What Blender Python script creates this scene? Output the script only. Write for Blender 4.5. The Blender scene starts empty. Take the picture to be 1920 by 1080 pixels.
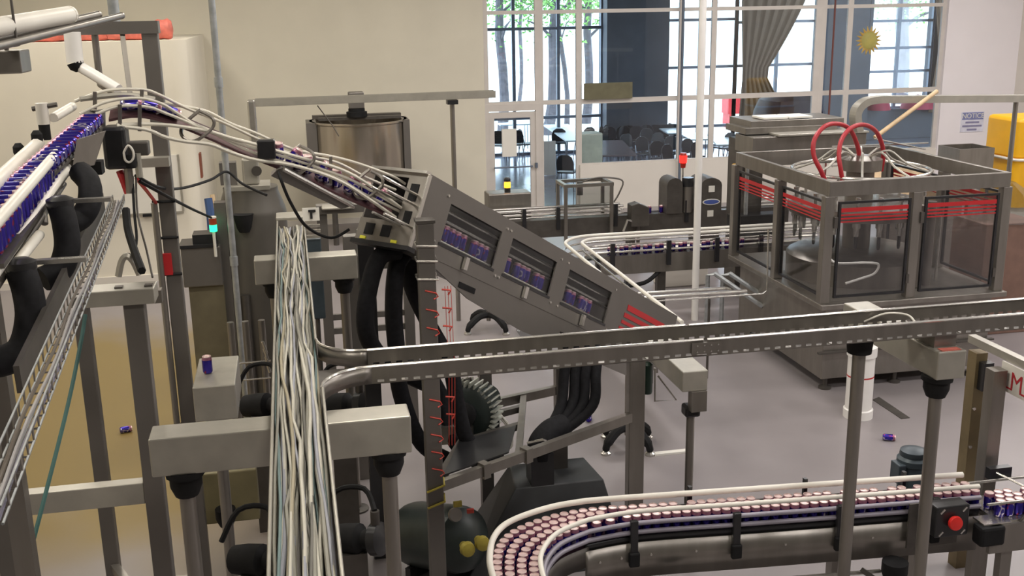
import bpy, bmesh, math, random
from mathutils import Vector, Matrix, noise
random.seed(7)
S = bpy.context.scene
COL = S.collection
R = math.radians

# ------------------------------------------------------------------ camera
FPX, CAMH, PITCH, YAW, ROLL = 2000.0, 4.2, R(14.85), R(11.5), 0.017
_f = Vector((math.sin(YAW)*math.cos(PITCH), math.cos(YAW)*math.cos(PITCH), -math.sin(PITCH)))
_r = Vector((math.cos(YAW), -math.sin(YAW), 0)); _u = _r.cross(_f)
CR = _r*math.cos(ROLL) - _u*math.sin(ROLL); CU = _r*math.sin(ROLL) + _u*math.cos(ROLL)
CAMP = Vector((0, 0, CAMH))
cd = bpy.data.cameras.new('camera'); cam = bpy.data.objects.new('camera', cd); COL.objects.link(cam)
cd.sensor_width = 36; cd.lens = FPX/1920*36; cd.clip_end = 300; cd.clip_start = 0.05
M = Matrix((CR, CU, -_f)).transposed().to_4x4(); M.translation = CAMP
cam.matrix_world = M
S.camera = cam

# ------------------------------------------------------------------ world, light, exposure
S.view_settings.view_transform = 'Standard'; S.view_settings.look = 'None'
S.view_settings.gamma = 1.0; S.view_settings.use_curve_mapping = False
S.view_settings.exposure = 0.12
wd = bpy.data.worlds.new('sky'); S.world = wd; wd.use_nodes = True
bg = wd.node_tree.nodes['Background']; bg.inputs[0].default_value = (0.80, 0.92, 1.0, 1); bg.inputs[1].default_value = 6.0

def area(name, loc, sx, sy, power, color=(1, .93, .82), rot=(0, 0, 0)):
    l = bpy.data.lights.new(name, 'AREA'); l.shape = 'RECTANGLE'; l.size = sx; l.size_y = sy
    l.energy = power; l.color = color
    o = bpy.data.objects.new(name, l); o.location = loc; o.rotation_euler = rot; COL.objects.link(o)
    return o
KEY = 95
for ix, x in enumerate((-3.2, 1.0, 5.2, 9.4, 13.2)):
    for iy, y in enumerate((1.5, 6.5, 11.5, 16.5)):
        area('ceiling_light', (x, y, 6.6), 1.2, 1.2, KEY*(1.0, 1.0, 1.0, 1.15, 1.35)[ix]*(1.0, 1.0, 1.0, 1.25)[iy], (1, .93, .82) if ix < 2 else (1, .95, .92))
for x in (6.5, 11.5, 16.5):
    area('cafeteria_light', (x, 26, 5.7), 1.0, 1.0, 25, (1, .95, .9))
sl = bpy.data.lights.new('sun', 'SUN'); sl.energy = 3.5; sl.angle = R(1.5); sl.color = (1, .96, .88)
so = bpy.data.objects.new('sun', sl); so.rotation_euler = (R(28), R(20), 0); COL.objects.link(so)

# ------------------------------------------------------------------ helpers
def ray(u, v): return _f + CR*((u-960)/FPX) - CU*((v-540)/FPX)
def PZ(u, v, z): d = ray(u, v); return CAMP + d*((z-CAMH)/d.z)
def PY(u, v, y): d = ray(u, v); return CAMP + d*(y/d.y)
def proj(p):
    d = Vector(p)-CAMP; w = d.dot(_f); return 960+FPX*d.dot(CR)/w, 540-FPX*d.dot(CU)/w

def mat(name, col, rough=.5, metal=0.0, var=.12, scale=6.0, bump=0.0, stretch=None, emit=0, spec=.5, col2=None):
    m = bpy.data.materials.new(name); m.use_nodes = True; nt = m.node_tree
    b = nt.nodes['Principled BSDF']
    b.inputs['Roughness'].default_value = rough; b.inputs['Metallic'].default_value = metal
    b.inputs['Specular IOR Level'].default_value = spec
    tc = nt.nodes.new('ShaderNodeTexCoord'); mp = nt.nodes.new('ShaderNodeMapping')
    if stretch: mp.inputs['Scale'].default_value = stretch
    nz = nt.nodes.new('ShaderNodeTexNoise'); nz.inputs['Scale'].default_value = scale; nz.inputs['Detail'].default_value = 4
    cr = nt.nodes.new('ShaderNodeValToRGB')
    c = Vector(col); c2 = Vector(col2) if col2 else c
    cr.color_ramp.elements[0].position = .3; cr.color_ramp.elements[1].position = .7
    cr.color_ramp.elements[0].color = (*[max(0, x*(1-var)) for x in c2], 1)
    cr.color_ramp.elements[1].color = (*[min(1, x*(1+var)) for x in c], 1)
    L = nt.links.new
    L(tc.outputs['Object'], mp.inputs[0]); L(mp.outputs[0], nz.inputs['Vector']); L(nz.outputs['Fac'], cr.inputs[0]); L(cr.outputs[0], b.inputs['Base Color'])
    if bump:
        bp = nt.nodes.new('ShaderNodeBump'); bp.inputs['Strength'].default_value = bump; bp.inputs['Distance'].default_value = .01
        L(nz.outputs['Fac'], bp.inputs['Height']); L(bp.outputs[0], b.inputs['Normal'])
    if emit:
        b.inputs['Emission Color'].default_value = (*col, 1); b.inputs['Emission Strength'].default_value = emit
    return m

def glassmat(name, tint=(.93, .97, 1), gloss=.08, rough=.02):
    m = bpy.data.materials.new(name); m.use_nodes = True; nt = m.node_tree; nt.nodes.remove(nt.nodes['Principled BSDF'])
    t = nt.nodes.new('ShaderNodeBsdfTransparent'); t.inputs[0].default_value = (*tint, 1)
    g = nt.nodes.new('ShaderNodeBsdfGlossy'); g.inputs['Roughness'].default_value = rough
    x = nt.nodes.new('ShaderNodeMixShader'); x.inputs[0].default_value = gloss
    nt.links.new(t.outputs[0], x.inputs[1]); nt.links.new(g.outputs[0], x.inputs[2])
    nt.links.new(x.outputs[0], nt.nodes['Material Output'].inputs[0])
    return m

MT = dict(
    steel=mat('brushed_steel', (.27, .25, .225), .34, .75, .12, 9, .02, (1, 1, .2)),
    steel_dark=mat('dull_steel', (.115, .105, .095), .45, .6, .15, 7),
    steel_light=mat('bright_steel', (.58, .56, .52), .24, .85, .08, 12),
    galv=mat('galvanised_steel', (.40, .42, .43), .4, .6, .18, 14),
    alu=mat('satin_aluminium', (.42, .40, .35), .38, .48, .08, 8),
    white_plastic=mat('white_plastic', (.78, .75, .68), .4, 0, .05, 5),
    pvc=mat('white_pipe', (.85, .83, .80), .35, 0, .04, 4),
    black=mat('black_rubber', (.012, .012, .013), .7, 0, .3, 10, spec=.25),
    black_gloss=mat('black_plastic', (.02, .02, .022), .3, 0, .2, 8),
    hose=mat('black_hose', (.010, .010, .012), .75, 0, .3, 30, .1, spec=.2),
    cream=mat('cream_wall_paint', (.68, .64, .53), .85, 0, .03, 1.5, .01),
    cream2=mat('pale_cream_wall_paint', (.76, .715, .61), .85, 0, .03, 1.5, .01),
    offwhite=mat('off_white_wall_paint', (.70, .66, .60), .8, 0, .03, 1.5),
    white_wall=mat('white_wall_paint', (.84, .80, .82), .8, 0, .02, 1.5),
    frame=mat('pale_window_frame', (.62, .58, .54), .5, .1, .05, 3),
    frame_dark=mat('dark_window_frame', (.13, .16, .21), .4, .2, .1, 3),
    ceiling=mat('ceiling_paint', (.30, .29, .27), .9), dim_wall=mat('dim_wall_paint', (.16, .15, .14), .9),
    red=mat('red_vinyl', (.50, .02, .025), .4, 0, .06, 5),
    redhose=mat('red_hose', (.42, .02, .03), .4, 0, .1, 8),
    redlamp=mat('red_lamp', (1, .02, .015), .3, emit=2.2),
    amber=mat('amber_lamp', (1, .40, .03), .3, emit=1.8),
    green=mat('green_lamp', (.03, 1, .40), .3, emit=1.6),
    redglass=mat('red_lens', (.35, .02, .01), .25),
    yellow=mat('yellow_plastic', (.80, .42, .01), .45, 0, .06, 3),
    navy=mat('navy_fabric', (.018, .018, .045), .5, 0, .3, 5),
    dark=mat('dark_column_paint', (.055, .065, .085), .6, 0, .15, 2),
    chair=mat('black_chair_plastic', (.012, .014, .02), .45, 0, .2, 5),
    chrome=mat('chrome_leg', (.25, .28, .33), .25, .9, .05, 5),
    table=mat('pale_table_top', (.62, .74, .80), .3, 0, .04, 4),
    brown_table=mat('brown_table_top', (.16, .13, .14), .25, 0, .15, 5),
    paper=mat('white_paper', (.78, .76, .70), .7, 0, .02, 4),
    curtain=mat('taupe_curtain', (.17, .125, .085), .8, 0, .08, 6),
    wood=mat('pale_wood', (.68, .50, .30), .5, 0, .15, 8, 0, (1, 1, .1)),
    cardboard=mat('cardboard', (.45, .27, .13), .8, 0, .1, 6),
    pink=mat('pink_sheeting', (.62, .16, .12), .6, 0, .25, 8),
    tank_green=mat('dark_green_paint', (.028, .038, .036), .38, .1, .2, 6),
    hopper=mat('charcoal_paint', (.035, .037, .040), .5, .1, .15, 6),
    motor_blue=mat('blue_grey_paint', (.055, .075, .09), .4, .2, .15, 8),
    brass=mat('yellow_brass_fitting', (.42, .34, .06), .4, .2, .2, 10),
    bark=mat('grey_bark', (.10, .095, .11), .9, 0, .3, 6, .3),
    leaf=mat('green_leaf', (.14, .34, .06), .6, 0, .4, 3),
    ground=mat('pale_paving', (.55, .55, .52), .9, 0, .1, .8),
    grime=mat('yellowed_coating', (.36, .29, .12), .5, 0, .2, 3),
    blue_text=mat('blue_print', (.06, .10, .35), .6), red_text=mat('red_print', (.5, .03, .04), .6),
    screen=mat('dark_panel', (.03, .03, .035), .3), label_y=mat('yellow_label', (.75, .72, .05), .5),
    tie=mat('red_cable_tie', (.55, .06, .04), .5), teal=mat('teal_cord', (.03, .10, .09), .6),
    bluecl=mat('blue_cloth', (.05, .10, .25), .8), flesh=mat('clear_film', (.45, .38, .40), .2),
)
MT['glass'] = glassmat('window_glass', (.94, .97, 1), .06)
MT['guard_glass'] = glassmat('smoked_guard_glass', (.86, .86, .86), .07, .05)
MT['film'] = glassmat('clear_plastic', (.8, .82, .82), .15, .08)
MT['clear'] = glassmat('clear_window_sheet', (.92, .93, .93), .05, .05)

class MB:
    def __init__(s): s.v = []; s.f = []
    def add(s, vs, fs):
        o = len(s.v); s.v += [Vector(x) for x in vs]; s.f += [[i+o for i in f] for f in fs]; return s
    def obox(s, c, ax, ay, az):
        c, ax, ay, az = map(Vector, (c, ax, ay, az))
        vs = [c+ax*i+ay*j+az*k for i in (-1, 1) for j in (-1, 1) for k in (-1, 1)]
        return s.add(vs, [(0, 1, 3, 2), (4, 6, 7, 5), (0, 4, 5, 1), (2, 3, 7, 6), (0, 2, 6, 4), (1, 5, 7, 3)])
    def box(s, x0, x1, y0, y1, z0, z1):
        return s.obox(((x0+x1)/2, (y0+y1)/2, (z0+z1)/2), ((x1-x0)/2, 0, 0), (0, (y1-y0)/2, 0), (0, 0, (z1-z0)/2))
    def beam(s, p, q, w, h, up=(0, 0, 1)):
        p, q = Vector(p), Vector(q); a = (q-p); n = a.normalized(); side = n.cross(Vector(up))
        if side.length < 1e-4: side = n.cross(Vector((0, 1, 0)))
        side.normalize(); u = side.cross(n).normalized()
        return s.obox((p+q)/2, a/2, side*w/2, u*h/2)
    def tube(s, pts, r, n=8, cap=True):
        pts = [Vector(p) for p in pts]; k = len(pts); o = len(s.v); prev = None
        for i, p in enumerate(pts):
            t = (pts[min(i+1, k-1)]-pts[max(i-1, 0)]).normalized()
            if prev is None:
                prev = t.cross(Vector((0, 0, 1)))
                if prev.length < .05: prev = t.cross(Vector((0, 1, 0)))
            prev = (prev-t*prev.dot(t)).normalized(); b = t.cross(prev)
            rr = r[i] if isinstance(r, (list, tuple)) else r
            for j in range(n):
                a = 2*math.pi*j/n; s.v.append(p+prev*(math.cos(a)*rr)+b*(math.sin(a)*rr))
        for i in range(k-1):
            for j in range(n):
                a, b2 = o+i*n+j, o+i*n+(j+1) % n; s.f.append([a, b2, b2+n, a+n])
        if cap: s.f.append([o+j for j in range(n)][::-1]); s.f.append([o+(k-1)*n+j for j in range(n)])
        return s
    def cyl(s, p, q, r0, r1=None, n=16): return s.tube([p, q], [r0, r0 if r1 is None else r1], n)
    def lathe(s, prof, c=(0, 0, 0), n=20, axis=None):
        c = Vector(c); ax = Vector(axis or (0, 0, 1)).normalized()
        e = ax.cross(Vector((0, 0, 1))); e = Vector((1, 0, 0)) if e.length < 1e-3 else e.normalized(); g = ax.cross(e)
        o = len(s.v); k = len(prof)
        for r, z in prof:
            for j in range(n):
                a = 2*math.pi*j/n; s.v.append(c+ax*z+e*(r*math.cos(a))+g*(r*math.sin(a)))
        for i in range(k-1):
            for j in range(n):
                a, b = o+i*n+j, o+i*n+(j+1) % n; s.f.append([a, b, b+n, a+n])
        s.f.append([o+j for j in range(n)][::-1]); s.f.append([o+(k-1)*n+j for j in range(n)])
        return s
    def prism(s, poly, d):      # poly: planar 3-D points, extruded by vector d
        k = len(poly); d = Vector(d); p = [Vector(x) for x in poly]
        return s.add(p+[x+d for x in p], [list(range(k))[::-1], [k+i for i in range(k)]]+[[i, (i+1) % k, k+(i+1) % k, k+i] for i in range(k)])
    def build(s, name, m, parent=None, smooth=False, bevel=0, kind=None):
        me = bpy.data.meshes.new(name)
        if parent is not None: off = parent_origin(parent)
        else:
            xs = [v.x for v in s.v]; ys = [v.y for v in s.v]
            off = Vector(((min(xs)+max(xs))/2, (min(ys)+max(ys))/2, min(v.z for v in s.v)))
        me.from_pydata([v-off for v in s.v], [], s.f)
        bm = bmesh.new(); bm.from_mesh(me); bmesh.ops.recalc_face_normals(bm, faces=bm.faces); bm.to_mesh(me); bm.free()
        me.materials.append(MT[m] if isinstance(m, str) else m)
        if smooth:
            for p in me.polygons: p.use_smooth = True
            try: me.set_sharp_from_angle(angle=R(38))
            except Exception: pass
        o = bpy.data.objects.new(name, me); COL.objects.link(o)
        if parent is not None: o.parent = parent
        else: o.location = off
        if bevel:
            b = o.modifiers.new('bevel', 'BEVEL'); b.width = bevel; b.segments = 2; b.limit_method = 'ANGLE'
        if kind: o['kind'] = kind
        return o

def parent_origin(p):
    o = Vector((0, 0, 0))
    while p is not None: o = o+p.location; p = p.parent
    return o
def thing(name, label, cat, loc, group=None):
    o = bpy.data.objects.new(name, None); o.empty_display_size = .1; COL.objects.link(o); o.location = Vector(loc)
    o['label'] = label; o['category'] = cat
    if group: o['group'] = group
    return o
def tag(o, label, cat, group=None):
    o['label'] = label; o['category'] = cat
    if group: o['group'] = group
    return o
def struct(o, label=None):
    o['kind'] = 'structure'
    if label: o['label'] = label
    return o
def dup(root, loc, rz=0, label=None, group=None):
    r = root.copy(); COL.objects.link(r); r.location = Vector(loc); r.rotation_euler = (0, 0, rz)
    if label: r['label'] = label
    if group: r['group'] = group
    for ch in list(root.children):
        c = ch.copy(); COL.objects.link(c); c.parent = r
        for g in list(ch.children):
            d = g.copy(); COL.objects.link(d); d.parent = c
    return r
def spline(pts, n=6):
    pts = [Vector(p) for p in pts]; out = []
    for i in range(len(pts)-1):
        p0, p1, p2, p3 = pts[max(i-1, 0)], pts[i], pts[i+1], pts[min(i+2, len(pts)-1)]
        for k in range(n):
            t = k/n
            out.append(.5*((2*p1)+(p2-p0)*t+(2*p0-5*p1+4*p2-p3)*t*t+(3*p1-p0-3*p2+p3)*t**3))
    out.append(pts[-1]); return out
def text(s, size, origin, right, up, m, name, parent, depth=.002):
    cu = bpy.data.curves.new(name, 'FONT'); cu.body = s; cu.size = size; cu.extrude = depth; cu.align_x = 'CENTER'; cu.align_y = 'CENTER'
    cu.materials.append(MT[m]); o = bpy.data.objects.new(name, cu); COL.objects.link(o)
    r, u = Vector(right).normalized(), Vector(up).normalized(); n = r.cross(u)
    mm = Matrix((r, u, n)).transposed().to_4x4(); mm.translation = Vector(origin)-parent_origin(parent)
    me = bpy.data.meshes.new_from_object(o); bpy.data.objects.remove(o); o = bpy.data.objects.new(name, me); COL.objects.link(o)
    o.parent = parent; o.matrix_local = mm
    return o

# ================================================================== the setting
GY = 21.4          # plane of the glazed wall
# floor with grey coating, turning yellow towards the left bay
fm = mat('grey_floor_coating', (.265, .24, .245), .34, 0, .08, 1.2)
nt = fm.node_tree; b = nt.nodes['Principled BSDF']; L = nt.links.new
geo = nt.nodes.new('ShaderNodeNewGeometry'); sep = nt.nodes.new('ShaderNodeSeparateXYZ'); L(geo.outputs['Position'], sep.inputs[0])
nz = nt.nodes.new('ShaderNodeTexNoise'); nz.inputs['Scale'].default_value = .9; L(geo.outputs['Position'], nz.inputs['Vector'])
ad = nt.nodes.new('ShaderNodeMath'); ad.operation = 'MULTIPLY_ADD'; L(nz.outputs['Fac'], ad.inputs[0]); ad.inputs[1].default_value = 1.6; L(sep.outputs['X'], ad.inputs[2])
mr = nt.nodes.new('ShaderNodeMapRange'); L(ad.outputs[0], mr.inputs[0]); mr.inputs[1].default_value = .9; mr.inputs[2].default_value = -.3
sy = nt.nodes.new('ShaderNodeMath'); sy.operation = 'MULTIPLY_ADD'; L(nz.outputs['Fac'], sy.inputs[0]); sy.inputs[1].default_value = 3; L(sep.outputs['Y'], sy.inputs[2])
m1 = nt.nodes.new('ShaderNodeMapRange'); L(sy.outputs[0], m1.inputs[0]); m1.inputs[1].default_value = 8.5; m1.inputs[2].default_value = 10.5
m2 = nt.nodes.new('ShaderNodeMapRange'); L(sy.outputs[0], m2.inputs[0]); m2.inputs[1].default_value = 17.0; m2.inputs[2].default_value = 15.2
mu = nt.nodes.new('ShaderNodeMath'); mu.operation = 'MULTIPLY'; L(m1.outputs[0], mu.inputs[0]); L(m2.outputs[0], mu.inputs[1])
mu2 = nt.nodes.new('ShaderNodeMath'); mu2.operation = 'MULTIPLY'; L(mu.outputs[0], mu2.inputs[0]); L(mr.outputs[0], mu2.inputs[1])
mx = nt.nodes.new('ShaderNodeMix'); mx.data_type = 'RGBA'; L(mu2.outputs[0], mx.inputs[0])
base = b.inputs['Base Color'].links[0].from_socket
L(base, mx.inputs[6]); mx.inputs[7].default_value = (.24, .17, .055, 1); L(mx.outputs[2], b.inputs['Base Color'])
struct(MB().box(-7, 17.5, -4, GY+.1, -.2, 0).build('floor', fm), 'grey coated factory floor, yellow at the left')
cfm = mat('blue_grey_terrazzo', (.18, .20, .26), .16, 0, .1, 2)
struct(MB().box(0, 26, GY+.1, 31, -.2, -.005).build('floor', cfm), 'glossy blue grey cafeteria floor')
struct(MB().box(-7, 17.5, -4, GY+.2, 7, 7.2).build('ceiling', 'ceiling'))
struct(MB().box(0, 26, GY+.2, 31, 6, 6.2).build('ceiling', 'ceiling'))
wb = struct(MB().box(-7, 3.86, GY, GY+.2, 0, 7).build('wall_back', 'cream'), 'cream painted back wall')
struct(MB().box(3.86, 17.5, GY, GY+.2, 5.4, 7).build('wall_back', 'cream'))
struct(MB().box(5.84, 14.05, GY-.03, GY+.17, 0, .955).build('wall_back', 'offwhite'), 'low pale wall below the interior windows')
struct(MB().box(14.05, 17.5, GY-.06, GY+.2, 0, 7).build('wall_back', 'white_wall'), 'white wall right of the windows')
struct(MB().box(15.85, 16.1, -4, GY, 0, 7).build('wall_right', 'offwhite'))
struct(MB().box(-7.2, -7, -4, GY+.2, 0, 7).build('wall_left', 'cream'))
struct(MB().box(-7, 17.5, -4.2, -4, 0, 7).build('wall_front', 'dim_wall'))
# inner room in the left corner, rounded edge
m = MB(); rr = .22; poly = [(-7, GY, 0), (-7, 17.5, 0)]
for k in range(7):
    a = -math.pi/2+k*math.pi/12; poly.append((-1.50-rr+rr*math.cos(a), 17.5+rr+rr*math.sin(a), 0))
poly.append((-1.50, GY, 0)); m.prism(poly, (0, 0, 3.77))
struct(m.build('wall_inner', 'cream2', smooth=True), 'pale cream inner room with a flat top')
struct(MB().box(-7, -1.75, 17.47, 17.5, 0, .11).build('baseboard_inner', 'offwhite'))
struct(MB().box(-1.48, 3.84, GY-.03, GY, 0, .11).build('baseboard_back', 'offwhite'))

# ---- glazed wall
def frame_bar(mb, x0, x1, z0, z1, d=.06): mb.box(x0, x1, GY-d/2+.05, GY+d/2+.05, z0, z1)
def window(n, x0, x1, z0, z1, wl=.05, wr=.05, wb_=.045, wt=.045, fm_='frame'):
    e = thing('window_%d' % n, 'interior window', 'window', (x0, GY+.05, z0)); del e['category']; del e['label']; e['kind'] = 'structure'
    f = MB(); frame_bar(f, x0, x0+wl, z0, z1); frame_bar(f, x1-wr, x1, z0, z1); frame_bar(f, x0+wl, x1-wr, z0, z0+wb_); frame_bar(f, x0+wl, x1-wr, z1-wt, z1)
    f.build('frame', fm_, e); MB().box(x0+wl, x1-wr, GY+.045, GY+.055, z0+wb_, z1-wt).build('pane', 'glass', e)
    return e
n = 1
xs = [(3.86, 5.04, .09, .13), (5.04, 5.84, .04, .07), (5.84, 8.02, .05, .05), (8.02, 8.74, .05, .06), (8.74, 11.15, .05, .14), (11.15, 11.80, .10, .06), (11.80, 14.05, .06, .09)]
for x0, x1, wl, wr in xs:
    window(n, x0, x1, 4.05, 5.4, wl, wr); n += 1
    window(n, x0, x1, 2.26, 4.05, wl, wr, .05, .03); n += 1
    if x0 > 5.5: window(n, x0, x1, .955, 2.26, wl, wr, .03, .05); n += 1
window(n, 5.04, 5.84, 0, 2.26, .04, .07, .04, .04); n += 1
d = thing('door_1', 'x', 'door', (4.45, GY, 0)); del d['category']; d['label'] = 'glazed door in the pale framed glass wall'; d['kind'] = 'structure'
f = MB(); frame_bar(f, 3.86, 3.94, 0, 2.26, .1); frame_bar(f, 4.91, 5.04, 0, 2.26, .1); frame_bar(f, 3.94, 4.91, 2.12, 2.26, .1); f.build('door_frame', 'frame', d)
f = MB(); frame_bar(f, 3.94, 4.05, 0, 2.1, .05); frame_bar(f, 4.80, 4.91, 0, 2.1, .05); frame_bar(f, 4.05, 4.80, 1.98, 2.1, .05); frame_bar(f, 4.05, 4.80, 0, .2, .05); f.build('door_leaf', 'frame', d)
MB().box(4.05, 4.80, GY+.045, GY+.055, .2, 1.98).build('pane', 'glass', d)
MB().cyl((4.02, GY-.02, .98), (4.83, GY-.02, .98), .018, n=8).build('push_bar', 'frame_dark', d)
MB().box(4.88, 4.93, GY-.05, GY, .95, 1.05).build('handle', 'frame_dark', d)
# dark strip pole against the glazing
tag(MB().cyl((7.99, GY-.12, 0), (7.99, GY-.12, 5.3), .03, n=10).build('conduit', 'frame_dark'), 'thin dark conduit running up the window mullion', 'conduit')
tag(MB().cyl((11.36, GY-.1, 0), (11.36, GY-.1, 5.3), .02, n=10).build('conduit', mat('rust_pipe', (.16, .05, .04), .6)), 'thin rust brown pipe beside the beige window column', 'pipe')
# notice panel hanging in the glass
tag(MB().box(5.92, 6.95, GY-.05, GY-.02, 2.30, 2.63).build('sign_board', mat('olive_board', (.14, .13, .075), .6)), 'blank olive green board on the window glass', 'board')
st = tag(MB().box(4.20, 4.50, GY-.012, GY+.04, 1.20, 1.76).build('paper_sheet', 'paper'), 'pale paper sheet taped inside the glazed door', 'paper')
sg = thing('notice_sign', 'white and blue NOTICE sign on the white wall', 'sign', (14.86, GY-.07, 1.34))
MB().box(14.58, 15.14, GY-.075, GY-.061, 1.30, 1.74).build('panel', mat('sign_white', (.70, .70, .80), .5), sg)
MB().box(14.60, 15.12, GY-.08, GY-.074, 1.57, 1.73).build('header', mat('sign_blue', (.22, .24, .45), .5), sg)
text('NOTICE', .15, (14.86, GY-.085, 1.65), (1, 0, 0), (0, 0, 1), 'paper', 'lettering', sg)
for z, w in ((1.51, .17), (1.43, .24), (1.35, .12)): MB().box(14.86-w, 14.86+w, GY-.079, GY-.074, z-.02, z+.02).build('print_line', mat('faded_print', (.25, .24, .38), .6), sg)
w = thing('wall_dispenser', 'small grey dispenser box on the white wall', 'dispenser', (15.6, GY-.1, 1.0))
MB().box(15.42, 15.62, GY-.2, GY-.06, 1.18, 1.46).build('housing', 'steel_dark', w, bevel=.01); MB().box(15.50, 15.60, GY-.21, GY-.16, 1.15, 1.22).build('outlet', 'black', w)

# ================================================================== cafeteria behind the glass
OY = 30.2
def outer_window(x0, x1, z0, z1, nv, hz, base=.0):
    e = thing('window_%d' % outer_window.n, 'x', 'w', (x0, OY, z0)); del e['category']; del e['label']; e['kind'] = 'structure'; outer_window.n += 1
    f = MB()
    for k in range(nv+1):
        x = x0+(x1-x0)*k/nv; f.box(x-.045, x+.045, OY-.05, OY+.05, z0, z1)
    for z in hz: f.box(x0, x1, OY-.042, OY+.042, z-.04, z+.04)
    f.build('frame', 'frame_dark', e); MB().box(x0, x1, OY-.005, OY+.005, z0, z1).build('pane', 'glass', e)
outer_window.n = n+1
outer_window(5.0, 8.9, 0, 5.4, 3, (.03, 1.05, 3.55, 5.38))
outer_window(10.75, 13.0, 0, 5.4, 2, (.03, .62, 2.35, 3.7, 5.38))
outer_window(13.0, 15.6, 0, 5.4, 2, (.03, .62, 2.35, 3.6, 5.38))
outer_window(17.1, 19.4, 0.9, 5.4, 2, (.95, 2.05, 2.75, 3.55, 4.5, 5.38))
struct(MB().box(8.9, 10.75, OY-.5, OY+.3, 0, 6).build('wall_outer', 'dark'), 'dark slate column between the outer windows')
struct(MB().box(15.6, 17.1, OY-.5, OY+.3, 0, 6).build('wall_outer', 'dark'), 'dark slate pier beside the curtain')
struct(MB().box(0, 26, OY-.1, OY+.3, 5.4, 6).build('wall_outer', 'dark'))
struct(MB().box(17.1, 19.4, OY-.1, OY+.2, 0, .9).build('wall_outer', 'dark'))
struct(MB().box(19.4, 26, OY-.1, OY+.3, 0, 6).build('wall_outer', 'dark'))
struct(MB().box(0, 5.0, OY-.1, OY+.3, 0, 6).build('wall_outer', 'offwhite'))
struct(MB().box(-.2, 0, GY+.2, 31, 0, 6).build('wall_outer', 'offwhite'))
struct(MB().box(26, 26.2, GY+.2, 31, 0, 6).build('wall_outer', 'dark'))
# curtains
def curtain(label, pts_top, pts_bot, y, z0, z1, waist):
    m = MB(); N = 40; rows = 16; vs = []; fs = []
    for i in range(rows+1):
        t = i/rows; z = z1+(z0-z1)*t
        k = t/waist if t < waist else 1-(t-waist)/(1-waist)*.35
        k = min(1, k)**1.5
        xa = pts_top[0]+(pts_bot[0]-pts_top[0])*k; xb = pts_top[1]+(pts_bot[1]-pts_top[1])*k
        for j in range(N+1):
            s_ = j/N; vs.append((xa+(xb-xa)*s_, y+.05*math.sin(j*1.05)*(1-.6*k), z))
    for i in range(rows):
        for j in range(N): a = i*(N+1)+j; fs.append((a, a+1, a+N+2, a+N+1))
    m.add(vs, fs); o = m.build('curtain', 'curtain', smooth=True)
    sm = o.modifiers.new('thick', 'SOLIDIFY'); sm.thickness = .02
    return tag(o, label, 'curtain')
curtain('taupe curtain gathered to a narrow waist by the outer doors', (12.9, 15.3), (13.05, 13.75), OY-.45, .8, 5.6, .72)
curtain('taupe curtain tied back beside the white wall', (19.0, 20.2), (19.35, 20.1), OY-.45, .8, 5.6, .6)
# sun ornament
e = thing('sun_ornament', 'yellow round sun ornament with pointed rays hanging in the window', 'ornament', PY(1629, 76, GY+.5))
c = PY(1629, 76, GY+.5)
MB().lathe([(.001, -.06), (.12, -.055), (.19, -.025), (.205, 0), (.19, .025), (.12, .055), (.001, .06)], c, 28, (0, 1, 0)).build('face', mat('ornament_yellow', (.62, .46, .04), .5), e, True)
for k in range(18):
    a = k*2*math.pi/18; d_ = Vector((math.cos(a), 0, math.sin(a))); MB().cyl(c+d_*.19, c+d_*.31, .035, .004, 6).build('ray', 'yellow', e)
MB().cyl(c+Vector((0, 0, .29)), (c.x, c.y, 6.0), .004, n=5).build('string', 'black', e)
# furniture
def make_chair():
    e = thing('stacking_chair', 'x', 'chair', (0, 0, 0))
    b = MB(); vs = []; 
    pr = [(-.20, .50), (-.21, .68), (-.17, .80), (-.08, .86), (.08, .86), (.17, .80), (.21, .68), (.20, .50)]
    b.prism([(x, .20+.06*(z-.5), z) for x, z in pr], (0, .03, 0)); b.build('backrest', 'chair', e, bevel=.008)
    MB().prism([(-.21, -.22, .43), (.21, -.22, .43), (.20, .19, .42), (-.20, .19, .42)], (0, 0, .035)).build('seat', 'chair', e, bevel=.01)
    for sx in (-1, 1):
        MB().tube([(sx*.19, -.17, .43), (sx*.22, -.24, 0)], .012, 6).build('leg', 'chrome', e)
        MB().tube([(sx*.20, .215, .66), (sx*.19, .17, .43), (sx*.22, .26, 0)], .012, 6).build('leg', 'chrome', e)
    return e
proto = make_chair(); first = True
GRP = 'black stacking chairs in the cafeteria'
def chair(u, v, z=.86, rz=0, label='black stacking chair in the cafeteria behind the glass wall', group=GRP):
    global first
    p = PZ(u, v, z)
    if p.y > 29.2: p = PY(u, v, 29.2)
    loc = (p.x, p.y, 0)
    if first:
        first = False; proto.location = loc; proto.rotation_euler = (0, 0, rz); proto['label'] = label; proto['group'] = group; return proto
    return dup(proto, loc, rz, label, group)
chair(1047, 207, rz=R(170), label='black stacking chair standing behind the pale table near the door')
for u, v, rz in ((936, 218, 160), (963, 213, 185), (990, 222, 95), (1096, 199, 200), (1112, 215, 240), (1012, 246, 80), (1026, 262, 60)):
    chair(u, v, rz=R(rz), label='black stacking chair seen through or beside the glazed door', group='chairs by the glazed door')
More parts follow.
